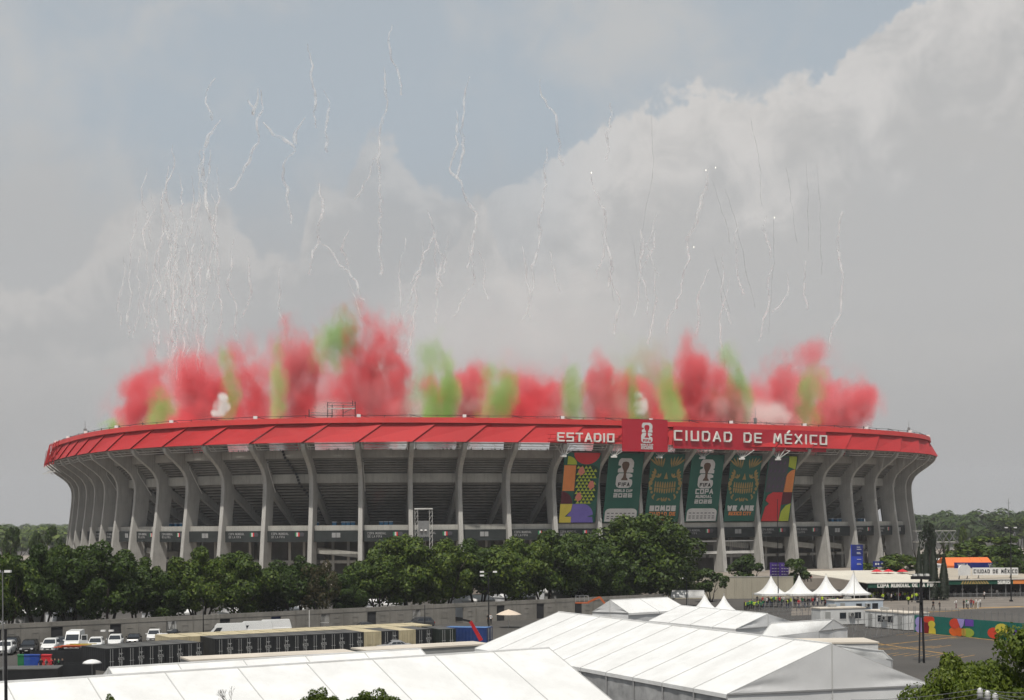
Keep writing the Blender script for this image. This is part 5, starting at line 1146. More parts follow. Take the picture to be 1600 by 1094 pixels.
for k in range(32):   # crowd at the gate
    x = 1362+k*2.6+rp.uniform(-1, 1); s_ = rp.choice(['white', 'hivis', 'black', 'black', 'hivis', 'navy', 'red']); y = rp.uniform(936, 940)
    person(on(x, y), rp.uniform(0, 6.28), rp.randrange(4), s_, rp.choice(['black', 'jeans', 'grey']), 'person in a %s top in the crowd below the green gate sign' % ('yellow' if s_ == 'hivis' else s_), group='crowd under the gate, '+s_)
for k in range(58):   # queue under the pointed canopies
    x = 1184+k*2.6+rp.uniform(-1.2, 1.2); s_ = rp.choice(['black', 'black', 'navy', 'grey', 'green', 'hivis', 'red', 'white', 'black']); y = rp.uniform(943, 951)
    person(on(x, y), rp.uniform(0, 6.28), rp.randrange(4), s_, rp.choice(['black', 'jeans', 'navy']), 'person in a %s top queueing under the pointed canopies' % ('yellow' if s_ == 'hivis' else s_), group='queue under the canopies, '+s_)
for k in range(16):   # along the right-hand gate
    x = 1488+k*7+rp.uniform(-2, 2); s_ = rp.choice(['white', 'white', 'grey', 'black']); person(on(x, rp.uniform(930, 933)), rp.uniform(0, 6.28), rp.randrange(4), s_, 'black', 'person in a %s top at the turnstiles of the right gate' % s_, group='people at the turnstiles, '+s_)
for k in range(14):   # by the hoarding wall, green-clad stewards
    x = 1163+k*2.2; s_ = rp.choice(['black', 'hivis', 'green']); person(on(x, rp.uniform(951, 954)), rp.uniform(0, 6.28), rp.randrange(4), s_, 'black', 'person in a %s top left of the pointed canopies' % ('yellow' if s_ == 'hivis' else s_), group='people left of the canopies, '+s_)
for k, x in enumerate((763, 767)): person(on(x, 976), 0.4, 0, ('black', 'white')[k], 'black', 'person in %s walking beside the wall behind the blue container' % ('black', 'white')[k], group='people by the wall')
for k in range(9):    # on the terrace
    i = 13.2+k*0.42+rp.uniform(-.1, .1); q = sp(i, -3.6, 1.6); person(q, rp.uniform(0, 6), rp.randrange(4), rp.choice(['black', 'grey', 'navy']), 'black', 'person in dark clothes leaning at the terrace parapet', group='people on the terrace')
for k in range(6):
    x = 1242+k*5; person(at(x, 905, 330)*1.0 if False else Vector((at(x, 905, 330).x, 330, PLAT)), rp.uniform(0, 6), rp.randrange(4), rp.choice(['black', 'red', 'navy']), 'black', 'person on the steps behind the pointed canopies', group='people on the steps')

# tell the people of each crowd apart by their order from the left
seen = {}
for o in [q for q in col.objects if q.name.split('.')[0] == 'person']: seen.setdefault(o['label'], []).append(o)
for lab, os_ in seen.items():
    if len(os_) > 1:
        for n_, o in enumerate(sorted(os_, key=lambda q: q.location.x/q.location.y)): o['label'] = ordinal(n_+1)+' from left '+lab
# ------------------------------------------------------------------ the gate
GATEG = mat('gate_green', (0.010, 0.070, 0.045), 0.6, 0.1, 0.3); GROOF = mat('gate_roof', (0.62, 0.58, 0.49), 0.7, 0.12, 0.1, streak=0.2); GROOF2 = mat('gate_roof_tan', (0.42, 0.37, 0.30), 0.8, 0.15, 0.1)
def gate(label, x0, x1, yf0, yf1, hb, hs, roofm, xback, yback):
    """a gate hall: fascia between photo columns, roof rising to the back"""
    a, b = on(x0, yf0), on(x1, yf1); t = empty('gate_hall', a, math.atan2((b-a).y, (b-a).x)); tag(t, label, 'gate'); L_ = (b-a).length
    MB().span((0, -0.12, hb), (L_, 0, hb+hs)).build('fascia', GATEG, t)
    MB().prism([(-0.2, -0.3, hb+hs+0.003), (L_+0.2, -0.3, hb+hs+0.003), (L_+0.2, -0.3, hb+hs+0.16), (-0.2, -0.3, hb+hs+0.16)], (0, 0.12, 0)).build('gutter', STEELW, t)
    D = 30; z1 = hb+hs+0.1; z2 = z1+1.5
    mb = MB().add([(-0.1, -0.15, z1), (L_, -0.15, z1), (L_, D, z2), (-5, D, z2), (-0.1, -0.15, z1-0.15), (L_, -0.15, z1-0.15), (L_, D, z2-0.15), (-5, D, z2-0.15)], [(0, 1, 2, 3), (7, 6, 5, 4), (0, 4, 5, 1), (1, 5, 6, 2), (2, 6, 7, 3), (3, 7, 4, 0)]); mb.build('roof', roofm, t)
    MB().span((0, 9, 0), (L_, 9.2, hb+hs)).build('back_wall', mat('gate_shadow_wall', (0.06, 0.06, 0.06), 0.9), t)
    n = int(L_/3.2)
    for k in range(n+1): MB().bar((L_*k/n, 0.3, 0), (L_*k/n, 0.3, hb), 0.10, 6).build('column', STEEL, t)
    for k in range(n*2): 
        x = L_*(k+0.5)/(n*2); ts = MB().span((x-0.12, 2.0, 0), (x+0.12, 3.2, 1.05)).build('turnstile', STEEL, t); MB().bar((x+0.12, 2.6, 0.9), (x+0.6, 2.6, 0.9), 0.03, 4).build('turnstile_arm', ALU, ts)
    return t, L_
t, L_ = gate('gate hall with a pale sloping roof and a green COPA MUNDIAL DE LA FIFA sign', 1356, 1478, 940, 938, 2.75, 0.95, GROOF, 0, 0)
bd = Board(t, (0, -0.12, 2.75), (1, 0, 0), L_, 0.95); bd.c = Vector((0, 0, 0)); bd.un = Vector((0, -1, 0)); bd.text('COPA MUNDIAL DE LA FIFA', 0.50, 0.16, 0.66, 0.022, 0.20, LETW, 0.02, 0.22, dp=0.04, space=0.7)
t, L_ = gate('long gate hall with a tan roof and green fascia at the right edge', 1482, 1640, 934, 932, 2.75, 0.95, GROOF2, 0, 0)
bd = Board(t, (0, -0.12, 2.75), (1, 0, 0), L_, 0.95); bd.c = Vector((0, 0, 0)); bd.un = Vector((0, -1, 0)); bd.text('SOMOS', 0.545, 0.14, 0.7, 0.013, 0.22, LETW, 0.02, 0.22, dp=0.04); bd.poly([(0.635, 0.02), (0.80, 0.02), (0.80, 0.98), (0.635, 0.98)], ORG, 'orange_print', 0.01)
for k in range(11):
    u = 0.12+k*0.026; bd.poly([(u, 0.1), (u+0.02, 0.1), (u+(0.03 if k < 5 else -0.01), 0.9), (u+(0.02 if k < 5 else -0.02), 0.9)], GOLD, 'gold_ray', 0.01)
# boards on the roof
def roof_board(name, label, x0, x1, yt, yb, Y, m, round_=False):
    a, b = at(x0, yb, Y), at(x1, yb, Y+2); t = empty(name, (a+b)/2); tag(t, label, 'sign'); h_ = at(x0, yt, Y).z-a.z; d_ = b-a; bd = Board(t, a, d_, d_.length, h_); bd.un = Vector((d_.y, -d_.x, 0)).normalized()
    bd.poly(rrect(0, 0, 1, 1, 0.25, 0.4, (1, 1, 0, 0)) if round_ else [(0, 0), (1, 0), (1, 1), (0, 1)], m, 'board', 0, th=0.25)
    for u in (0.15, 0.85): q = bd.P(u, 0, -0.1); MB().bar(q, q-Vector((0, 0, 1.6)), 0.08, 4).build('stand', STEEL, t); MB().bar(q, q+Vector((0, 1.5, -1.6)), 0.06, 4).build('stay', STEEL, t)
    return bd
bd = roof_board('roof_board', 'white roof board reading CIUDAD DE MÉXICO in black above the right gate', 1519, 1590, 887, 898.5, 312, WHITE); bd.text('CIUDAD DE MÉXICO', 0.5, 0.30, 0.42, 0.036, 0.085, INK, 0.26, 0.5, dp=0.05, space=0.9)
roof_board('roof_board', 'blank white rounded board left of the roof lettering', 1497, 1515, 883, 899.5, 310, WHITE, True)
BLU = mat('banner_blue', (0.03, 0.06, 0.42), 0.5, 0.1, 0.5); BLUD = mat('banner_blue_dark', (0.015, 0.025, 0.16), 0.5); PURB = mat('board_purple', (0.07, 0.03, 0.22), 0.5, 0.2, 0.5)
bd = roof_board('blue_banner', 'tall blue banner tower with small white writing right of the stadium gate', 1329.5, 1347, 851, 893.5, 330, BLU); bd.poly([(0, 0.58), (1, 0.58), (1, 1), (0, 1)], BLUD, 'dark_panel', 0.26); bd.many([[(0.45, v), (0.45+w_, v), (0.45+w_, v+0.02), (0.45, v+0.02)] for v, w_ in ((0.9, .3), (0.82, .4), (0.70, .3), (0.66, .35), (0.45, .4), (0.30, .35), (0.26, .4))], OFFW, 'small_print', 0.30)
for k, (x0, x1) in enumerate(((1203, 1217), (1218, 1231))):
    bd = roof_board('notice_board', '%s purple notice board below the banners' % ('left', 'right')[k], x0, x1, 879, 901, 326, PURB); bd.many([[(u, v), (u+0.2, v), (u+0.2, v+0.035), (u, v+0.035)] for u in (.1, .4, .7) for v in (.15, .35, .55, .8)], OFFW, 'small_print', 0.30)
bd = roof_board('notice_board', 'small blue notice board under the leafy tree', 1364, 1383, 877, 886, 328, BLUD); bd.many([[(u, .35), (u+0.12, .35), (u+0.12, .7), (u, .7)] for u in (.1, .3, .6)], OFFW, 'small_print', 0.3)
# orange tent and blue hoardings behind the gate
ORT = mat('orange_fabric', (0.72, 0.17, 0.045), 0.6, 0.1, 0.3)
c0 = at(1480, 884, 345); c0.z = 0; t = empty('orange_tent', c0); tag(t, 'orange event tent behind the gate roof', 'tent'); z1, z2 = at(1480, 884, 345).z, at(1480, 872, 345).z; Lx = 74*345/F
for k in range(5):
    a, b = Lx*k/5, Lx*(k+1)/5; mb = MB(); rag(mb, [(a, 0, z1), (b-0.03, 0, z1), (b-0.03, 5, z2), (a, 5, z2)], 4, 4, 0.1, k); mb.build('roof_panel', ORT, t, True); MB().span((a, -0.02, z1-0.5), (b-0.05, 0.01, z1)).build('valance', ORT, t); MB().bar((a, 0.05, 0), (a, 0.05, z1), 0.07, 5).build('leg', ORT, t)
mb = MB().add([(0, 0, z1+0.3), (0, 5, z2), (0, 10, z1+0.3)], [(0, 1, 2)]); mb.build('gable_panel', ORT, t)
for k, (x0, x1) in enumerate(((1491, 1516), (1517, 1539), (1540, 1561))):
    bd = roof_board('blue_hoarding', '%s blue sponsor hoarding from the left below the orange tent' % ORD[k], x0, x1, 879, 891, 340, BLUD)
    if k != 1: bd.text('VISA', 0.5, 0.4, 0.4, 0.13, 0.10, OFFW, 0.27, 0.3, dp=0.04)
tent3('white tent roof behind the orange tent', at(1440, 882, 365), at(1520, 881, 367), at(1450, 873, 372), at(1520, 872.5, 374), 3, amp=0.05, gable=False)
for k, x in enumerate((1370, 1388, 1410)):
    q = at(x, 889, 320); t = empty('red_parasol', (q.x, q.y, 0)); tag(t, '%s red parasol from the left behind the gate roof' % ORD[k], 'parasol', 'red parasols'); z = q.z
    MB().lathe([(1.3, z-0.6), (0.8, z-0.35), (0.1, z-0.05)], 10).build('canopy', mat('parasol_red', (0.5, 0.02, 0.03), 0.6), t); MB().bar((0, 0, 0), (0, 0, z), 0.04, 5).build('pole', ALU, t)

# ------------------------------------------------------------------ mural fence and tall posts
MG = mat('mural_green', (0.010, 0.13, 0.105), 0.6, 0.15, 0.3)
a, b = on(1429, 988), on(1625, 1006); t = empty('mural_fence', a); tag(t, 'teal fence screen painted with colourful flower shapes, beside the car park', 'fence'); d_ = b-a; L_ = d_.length
bd = Board(t, a, d_, L_, 2.55); bd.un = Vector((d_.y, -d_.x, 0)).normalized()
for k in range(9): bd.poly([(k/9+.001, 0.01), ((k+1)/9-.001, 0.01), ((k+1)/9-.001, 1), (k/9+.001, 1)], MG, 'screen_panel', 0, th=0.04)
LIL = mk('mural_lilac', (0.36, 0.30, 0.62)); RDO = mk('mural_red', (0.62, 0.06, 0.03)); MRO = mk('mural_maroon', (0.20, 0.012, 0.02)); YLW = mk('mural_yellow', (0.62, 0.52, 0.06)); ORR = mk('mural_orange', (0.66, 0.13, 0.02)); GLD = mk('mural_gold', (0.50, 0.32, 0.06)); LMM = mk('mural_lime', (0.30, 0.40, 0.05)); PRM = mk('mural_purple', (0.14, 0.06, 0.36))
def mshape(pts, m, lv=0.05): bd.poly(pts, m, 'mural_shape', lv)
mshape(disc(.045, .22, .035, .22)+[], LIL); mshape(disc(.045, .62, .035, .30), LIL, 0.06); mshape(rrect(.082, .62, .175, .98, .02, .15), RDO); mshape(rrect(.082, .03, .132, .61, .02, .1, (0, 0, 0, 0)), MRO); mshape(disc(.155, .55, .030, .20), YLW, 0.09); mshape([(.128, .02), (.188, .02), (.185, .30), (.165, .42), (.135, .45)], YLW, 0.08)
mshape(disc(.345, .25, .045, .25), ORR); mshape(disc(.35, .70, .045, .28), RDO, 0.09); mshape(rrect(.36, .02, .41, .50, .02, .15), ORR, 0.08); mshape([(.37, .98), (.43, .98), (.42, .6), (.40, .45)], LIL, 0.12); mshape([(.43, .6), (.50, .62), (.50, .98), (.43, .98)], PRM); mshape(disc(.455, .25, .05, .25), LMM, 0.07); mshape(rrect(.405, .02, .44, .48, .02, .15), GLD, 0.10)
mshape(disc(.66, .35, .05, .3), RDO); mshape(disc(.72, .6, .05, .3), YLW, 0.08); mshape(disc(.80, .35, .05, .3), PRM)
for k in range(20):
    q = a.lerp(b, k/19)-a; MB().bar(q+bd.un*-0.15, q+bd.un*-0.15+Vector((0, 0, 3.9)), 0.045, 4).build('post', STEEL, t)
for z in (1.2, 3.6): MB().bar(bd.P(0, 0, -0.15)+Vector((0, 0, z)), bd.P(1, 0, -0.15)+Vector((0, 0, z)), 0.02, 4).build('rail', STEEL, t)
def post_fence(label, a, b, n, h_, rails=(0.3, 1.5, 2.9), name='tall_fence', thick=0.045, braces=True):
    t = empty(name, a); tag(t, label, 'fence'); d_ = b-a
    for k in range(n): q = d_*(k/(n-1)); MB().bar(q, q+Vector((0, 0, h_)), thick, 4).build('post', STEEL, t)
    for z in rails: MB().bar(Vector((0, 0, z)), d_+Vector((0, 0, z)), thick*0.7, 4).build('rail', STEEL, t)
    if braces:
        for k in range(0, n-1, 2): MB().bar(d_*(k/(n-1))+Vector((0, 0, 0.2)), d_*((k+1)/(n-1))+Vector((0, 0, h_*0.8)), thick*0.6, 4).build('brace', STEEL, t)
post_fence('tall open steel post fence in front of the white cabins', on(1332, 1004), on(1428, 989), 12, 3.9)
post_fence('steel rail fence beside the small white tent', on(1180, 1004), on(1336, 1008), 13, 2.6, (0.4, 2.5), braces=False)
post_fence('steel scaffold barrier below the pointed canopies', on(1190, 972), on(1290, 968), 12, 2.3, (0.4, 1.2, 2.2))
post_fence('dark barrier line in front of the queue', on(1180, 958), on(1300, 953), 18, 1.6, (0.2, 0.9, 1.6), thick=0.07, braces=False)
def barrier_parts():
    out = [('frame', MB().bar((0, 0, .1), (0, 0, 1.1), .025, 5).bar((2.2, 0, .1), (2.2, 0, 1.1), .025, 5).bar((0, 0, 1.1), (2.2, 0, 1.1), .025, 5).bar((0, 0, .25), (2.2, 0, .25), .02, 5).mesh('frame', ALU))]
    for x in (.3, 1.9): out.append(('foot', MB().span((x-.03, -.3, 0), (x+.03, .3, .08)).mesh('foot', ALU)))
    for k in range(1, 11): out.append(('bar', MB().bar((k*.2, 0, .25), (k*.2, 0, 1.1), .012, 4).mesh('bar', ALU)))
    return out
BP = barrier_parts()
for k in range(15):
    q = on(1482+k*9.0, 936.5-k*0.15); t = empty('crowd_barrier', q, 0.02); tag(t, '%s steel crowd barrier from the left in front of the right gate' % ORD[k], 'barrier', 'crowd barriers at the gate')
    for nm, me in BP: link(bpy.data.objects.new(nm, me), t)

# ------------------------------------------------------------------ poles, lifts, clutter
def lamp_pole(label, x, yt, yb_ground, r, heads=2, m=BLACK, Y=None, arm=0.9, head=WHITE):
    b = on(x, yb_ground) if Y is None else Vector((at(x, 900, Y).x, Y, 0)); t = empty('lamp_post', b); tag(t, label, 'lamp post', 'lamp posts'); h_ = at(x, yt, b.y).z
    MB().bar((0, 0, 0), (0, 0, h_), r, 8, r2=r*0.6).build('pole', m, t); MB().span((-r*2, -r*2, 0), (r*2, r*2, 0.3)).build('foot', m, t)
    for k in range(heads):
        s_ = (-1, 1)[k % 2]; q = MB().bar((0, 0, h_-0.2-(k//2)*0.5), (s_*arm, 0, h_-(k//2)*0.5), r*0.35, 4).build('arm', m, t); MB().span((s_*arm-0.28, -0.2, h_-0.16-(k//2)*0.5), (s_*arm+0.28, 0.2, h_+0.05-(k//2)*0.5)).build('lamp_head', head, q)
lamp_pole('black lamp post with two lamps in front of the wall, right of the blue container', 764, 893, 1004, 0.11, 3)
lamp_pole('thin dark post in front of the short row of containers', 318, 938, 1018, 0.09, 0); lamp_pole('light tower with round lamps beside the black container', 168, 985, 1030, 0.08, 2, STEEL, arm=0.5)
lamp_pole('pale short post by the wall behind the long container row', 483.5, 953, 990, 0.10, 0, STEELW); lamp_pole('thin black post by the wall near the grille gate', 664, 945, 988, 0.09, 0)
lamp_pole('tall grey lamp post at the left edge', 4, 892, 1090, 0.07, 2, STEEL, Y=135, arm=0.5); lamp_pole('thick black post in the left foreground', 8, 983, 1094, 0.10, 0, BLACK, Y=62)
lamp_pole('slim post in front of the beige hoarding wall', 1073, 903, 955, 0.10, 1); lamp_pole('tall slim post between the purple boards', 1216, 780, 950, 0.09, 0); lamp_pole('white post among the pointed canopies', 1335, 893, 955, 0.09, 0, STEELW); lamp_pole('dark lamp post at the far right above the trees', 1580, 824, 940, 0.14, 2)
b = on(1441, 1036); t = empty('twin_leg_mast', b); tag(t, 'tall black twin legged mast at the corner of the car park', 'mast'); h_ = at(1441, 905, b.y).z
MB().bar((-0.35, 0, 0), (-0.12, 0, h_*0.98), 0.09, 6).build('leg', BLACK, t); MB().bar((0.22, 0, 0), (-0.05, 0, h_), 0.13, 6).build('leg', BLACK, t); MB().span((-1.2, -0.3, h_), (1.0, 0.3, h_+0.35)).build('lamp_bar', BLACK, t); MB().span((-0.6, -0.2, h_*0.72), (0.1, 0.2, h_*0.74)).build('cross_piece', BLACK, t)
for k in range(3): MB().span((-1.0+k*0.7, -0.35, h_+0.36), (-0.6+k*0.7, 0.35, h_+0.6)).build('lamp_head', STEELW, t)
OR2 = mat('lift_orange', (0.42, 0.10, 0.03), 0.5, 0.2, 0.5); RD2 = mat('lift_red', (0.45, 0.02, 0.025), 0.4, 0.15, 0.5)
Yb = 222; b = at(966, 967, Yb); t = empty('boom_lift', (b.x, Yb, 0)); tag(t, 'orange boom lift with its basket raised beside the wall', 'boom lift')
def bl(x, y): return at(x, y, Yb)-Vector((b.x, Yb, 0))
MB().bar(bl(968, 972), bl(937, 933), 0.28, 4, r2=0.20).build('boom', OR2, t); MB().bar(bl(937, 933), bl(919, 941), 0.2, 4).build('jib', OR2, t)
MB().span(bl(899, 943)-Vector((0, .5, 0)), bl(920, 941)+Vector((0, .5, 0))).build('basket_floor', OR2, t)
for x in (899.5, 906, 913, 919.5): MB().bar(bl(x, 942), bl(x, 931), 0.04, 4).build('basket_post', ALU, t)
for y in (931, 936): MB().bar(bl(899.5, y), bl(919.5, y), 0.04, 4).build('basket_rail', ALU, t)
MB().span((-1.1, -1.2, 0.5), (1.4, 1.2, 1.7)).build('chassis', OR2, t)
for sx in (-0.8, 1.0):
    for sy in (-1.1, 1.1): MB().bar((sx, sy-0.15, 0.45), (sx, sy+0.15, 0.45), 0.45, 12).build('wheel', TYRE, t)
Yb = on(752, 1032).y; b = at(752, 1000, Yb); t = empty('telehandler', (b.x, Yb, 0)); tag(t, 'red telescopic boom raised in front of the blue container', 'lift')
MB().bar(bl(752, 1001), bl(735, 971), 0.33, 4, r2=0.26).build('boom', RD2, t); MB().bar(bl(735, 971), bl(722, 968), 0.16, 4).build('fork_head', BLACK, t); MB().span((-1.2, -1, 0.6), (1.5, 1, 1.5)).build('chassis', RD2, t)
for sx in (-0.9, 1.1):
    for sy in (-1.0, 1.0): MB().bar((sx, sy-0.2, 0.55), (sx, sy+0.2, 0.55), 0.55, 12).build('wheel', TYRE, t)
MB().span((0.2, -0.5, 1.503), (1.2, 0.6, 2.1)).build('cab', GLASS, t)
# left corner: bins, skips, planks
def box_thing(name, label, cat, p, rz, size, m, extra=None):
    t = empty(name, (p.x, p.y, 0), rz); tag(t, label, cat); w_, d2, h_ = size
    mb = MB().span((-w_/2, -d2/2, 0.1), (w_/2, -d2/2+0.06, h_)).span((-w_/2, d2/2-0.06, 0.1), (w_/2, d2/2, h_)).span((-w_/2, -d2/2+0.063, 0.1), (-w_/2+0.06, d2/2-0.063, h_)).span((w_/2-0.06, -d2/2+0.063, 0.1), (w_/2, d2/2-0.063, h_)).span((-w_/2+.07, -d2/2+.07, 0.1), (w_/2-.07, d2/2-.07, 0.2)); mb.build('shell', m, t)
    for s_ in (-1, 1): MB().bar((s_*w_*0.35, -0.1, 0.1), (s_*w_*0.35, 0.1, 0.1), 0.1, 8).build('wheel', TYRE, t)
    if extra: MB().prism([(-w_/2-.03, -d2/2-.05, h_+.003), (w_/2+.03, -d2/2-.05, h_+.003), (w_/2+.03, -d2/2-.05, h_+.10), (-w_/2-.03, -d2/2-.05, h_+.14)], (0, d2+.1, 0)).build('lid', extra, t)
    return t
for k, (x, c_, nm) in enumerate(((36, (0.02, 0.16, 0.06), 'green'), (46, (0.03, 0.08, 0.30), 'pale blue'), (55, (0.02, 0.06, 0.30), 'deep blue'), (73, (0.55, 0.03, 0.04), 'red'))):
    m = mat('bin_'+nm, c_, 0.5, 0.2, 1.0); box_thing('waste_bin', 'large %s waste bin below the parked cars' % nm, 'bin', on(x, 1043), 0.2, (1.1, 0.9, 1.4), m, m)
for k, (x, y, w_, d2, h_, lab) in enumerate(((100, 1036, 7.5, 2.4, 1.5, 'long open black skip below the white van'), (118, 1058, 4.0, 2.2, 1.5, 'short open black skip beside the white parasol'), (48, 1068, 6.0, 3.5, 1.6, 'black flat topped crate behind the left tent'))):
    box_thing('black_skip', lab, 'skip', on(x, y), 0.15, (w_, d2, h_), CDARK, CROOF if k == 2 else None)
t = empty('plank_pile', on(122, 1031)+Vector((0, 0, 1.52))); tag(t, 'pile of orange and yellow planks on the long black skip', 'planks')
for k in range(5): MB().box((k*0.5-1.4, 0.2*math.sin(k*2.1), 0.06+0.09*k), (3.2, 0.35, 0.08), M=Matrix.Rotation(0.15*math.sin(k*1.7), 3, 'Z')).build('plank', (mat('plank_orange', (0.65, 0.11, 0.04), 0.6), mat('plank_yellow', (0.40, 0.30, 0.06), 0.7))[k > 2], t)
q = on(144, 1066); t = empty('white_parasol', q); tag(t, 'white parasol between the black skips and the left tent', 'parasol'); MB().lathe([(1.05, 2.0), (0.85, 2.18), (0.45, 2.35), (0.05, 2.42)], 10).build('canopy', TENT, t, True); MB().bar((0, 0, 0), (0, 0, 2.3), 0.03, 5).build('pole', ALU, t)
q = on(795, 981); t = empty('cream_parasol', q); tag(t, 'cream parasol at the end of the containers by the wall', 'parasol'); MB().lathe([(2.0, 2.1), (1.2, 2.5), (0.05, 2.9)], 8).build('canopy', mat('parasol_cream', (0.60, 0.50, 0.40), 0.7), t); MB().bar((0, 0, 0), (0, 0, 2.5), 0.04, 5).build('pole', ALU, t)
for k, x in enumerate((64, 72, 80, 86, 92, 98)): person(on(x, 1052+k % 2), 1.2*k, k % 4, ('black', 'grey', 'red', 'black', 'green', 'black')[k], 'black', 'worker %s from the left between the skips' % ORD[k], group='workers between the skips')

# ------------------------------------------------------------------ near treetops, power line
NEAR = [crown_mesh(200+k, 80, 400, 0.026, m=LEAFY, rl=(0.15, 0.28)) for k in range(2)]
tree('street_tree', 1600, 964, 196, 62, 'tall bright green tree in the bottom right corner', crown=NEAR[0], base=0.35, group='near street trees'); tree('street_tree', 1490, 1000, 160, 60, 'lower bright green tree left of the corner tree', crown=NEAR[1], base=0.35, group='near street trees')
NS = crown_mesh(210, 60, 170, 0.045, m=LEAFY, rl=(0.22, 0.34))
for k, (x, yt, wp, lab) in enumerate(((500, 1072, 60, 'small dark treetop left of centre at the bottom edge'), (584, 1074, 84, 'wider dark treetop at the bottom edge'), (170, 1083, 34, 'tiny treetop at the bottom edge on the left tent'))): tree('street_treetop', x, yt, wp, 60, lab, crown=NS, base=0.74, group='treetops at the bottom edge')
q = at(366, 1090, 60); t = empty('bare_tree', (q.x, 60, 0)); tag(t, 'bare leafless twigs rising at the bottom edge', 'tree'); mb = MB(); rr = random.Random(4)
def twig(p, d_, ln, r, dep):
    e = p+d_*ln; mb.bar(p, e, r, 4, r2=r*0.6)
    if dep: 
        for k in range(3): twig(e, (d_+Vector((rr.uniform(-.8, .8), rr.uniform(-.8, .8), rr.uniform(-.1, .6)))).normalized(), ln*0.62, r*0.6, dep-1)
twig(Vector((0, 0, 7.3)), Vector((0, 0, 1)), 1.1, 0.03, 4); mb.build('branches', BARK, t); MB().bar((0, 0, 0), (0, 0, 7.3), 0.10, 6, r2=0.04).build('trunk', BARK, t)
Yp = 46; q = at(1543, 1094, Yp); t = empty('power_pole', (q.x, Yp, 0)); tag(t, 'top of a power pole with three white insulators at the bottom right', 'power pole'); INS = mat('insulator', (0.55, 0.55, 0.54), 0.25, spec=0.6)
MB().bar((0, 0, 0), (0, 0, at(1543, 1100, Yp).z), 0.14, 8).build('pole', CONC2, t); a, b = at(1528, 1090, Yp)-t.location, at(1557, 1098, Yp)-t.location; MB().bar(a, b, 0.05, 4).build('crossarm', STEEL, t)
for k, (x, y) in enumerate(((1531.5, 1090), (1543, 1094), (1555, 1098))):
    c = at(x, y, Yp)-t.location; MB().lathe([(0.10, 0), (0.08, 0.05), (0.11, 0.08), (0.08, 0.13), (0.11, 0.16), (0.08, 0.21), (0.09, 0.25), (0.03, 0.31)], 10, c).build('insulator', INS, t, True)
for k, (xl, yl, xi, yi, xr, yr) in enumerate(((1330, 1094, 1531, 1076, 1640, 1079), (1330, 1103, 1543, 1082, 1640, 1086), (1420, 1099, 1555, 1087, 1640, 1093))):
    a, m_, b = at(xl, yl, Yp+6), at(xi, yi, Yp), at(xr, yr, Yp-3); mb = MB(); pts = []
    for (p0, p1) in ((a, m_), (m_, b)):
        for j in range(9): tt = j/8; pts.append(p0.lerp(p1, tt)-Vector((0, 0, 0.10*4*tt*(1-tt))))
    for j in range(len(pts)-1):
        if (pts[j+1]-pts[j]).length > 1e-4: mb.bar(pts[j], pts[j+1], 0.014, 4)
    tag(mb.build('power_line', STEEL), '%s power line from the top crossing the bottom right trees' % ORD[k], 'power line', 'power lines')

# ------------------------------------------------------------------ firework trails: thin twisting smoke strings
def trail_mat(name, rgb, al):
    m = bpy.data.materials.new(name); m.use_nodes = True; t = NT(m.node_tree); t.n.clear(); g = t.new('ShaderNodeTexCoord').outputs['Object']
    df = t.new('ShaderNodeBsdfDiffuse'); df.inputs[0].default_value = (*rgb, 1); tl = t.new('ShaderNodeBsdfTranslucent'); tl.inputs[0].default_value = (*rgb, 1); a = t.new('ShaderNodeMixShader'); a.inputs[0].default_value = 0.5
    t.l.new(df.outputs[0], a.inputs[1]); t.l.new(tl.outputs[0], a.inputs[2]); tr = t.new('ShaderNodeBsdfTransparent'); mx = t.new('ShaderNodeMixShader')
    t.put(mx, 0, t.math('MULTIPLY', t.smooth(t.noise(g, 0.30, 5, 0.65), 0.24, 0.70), al)); t.l.new(tr.outputs[0], mx.inputs[1]); t.l.new(a.outputs[0], mx.inputs[2]); o = t.new('ShaderNodeOutputMaterial'); t.l.new(mx.outputs[0], o.inputs[0]); return m
TRW = trail_mat('trail_white', (0.97, 0.97, 0.97), 0.46); TRG = trail_mat('trail_grey', (0.42, 0.41, 0.38), 0.17)
def trail(pts, Y, r, m, seed, wob, label):
    rr = random.Random(seed); P_ = [at(x, y, Y) for x, y in pts]; path = []
    for a, b in zip(P_, P_[1:]):
        n = max(2, int((b-a).length/1.3))
        for k in range(n): path.append(a.lerp(b, k/n))
    path.append(P_[-1]); c = path[-1].copy(); out = []
    for k, p in enumerate(path):
        w1 = Vector((noise.noise((k*0.16, seed*3.3, 0)), noise.noise((k*0.16, seed*3.3, 9)), 0))*wob*2.2+Vector((noise.noise((k*0.55, seed*5.1, 3)), noise.noise((k*0.55, seed, 7)), noise.noise((k*0.5, seed, 5))))*wob; out.append(p+w1)
    mb = MB(); n_ = len(out); vs = []
    for k, p in enumerate(out):
        tg = (out[min(k+1, n_-1)]-out[max(k-1, 0)]).normalized(); e1 = tg.cross(Vector((0, 1, 0.01))).normalized(); e2 = tg.cross(e1)
        e = r*(0.45+1.1*abs(noise.noise((k*0.11, seed*1.9, 1)))+0.35*abs(noise.noise((k*0.4, seed, 4))))*(0.35+0.65*min(1, k/6))
        vs += [p-c+(e1*math.cos(q*1.2566)+e2*math.sin(q*1.2566))*e for q in range(5)]
    mb.add(vs, [(k*5+q, k*5+(q+1) % 5, k*5+5+(q+1) % 5, k*5+5+q) for k in range(n_-1) for q in range(5)])
    o = mb.build('smoke_trail', m, None, True); o.location = c; tag(o, label, 'smoke trail', 'firework smoke trails'); return o
rt = random.Random(21); TR = []
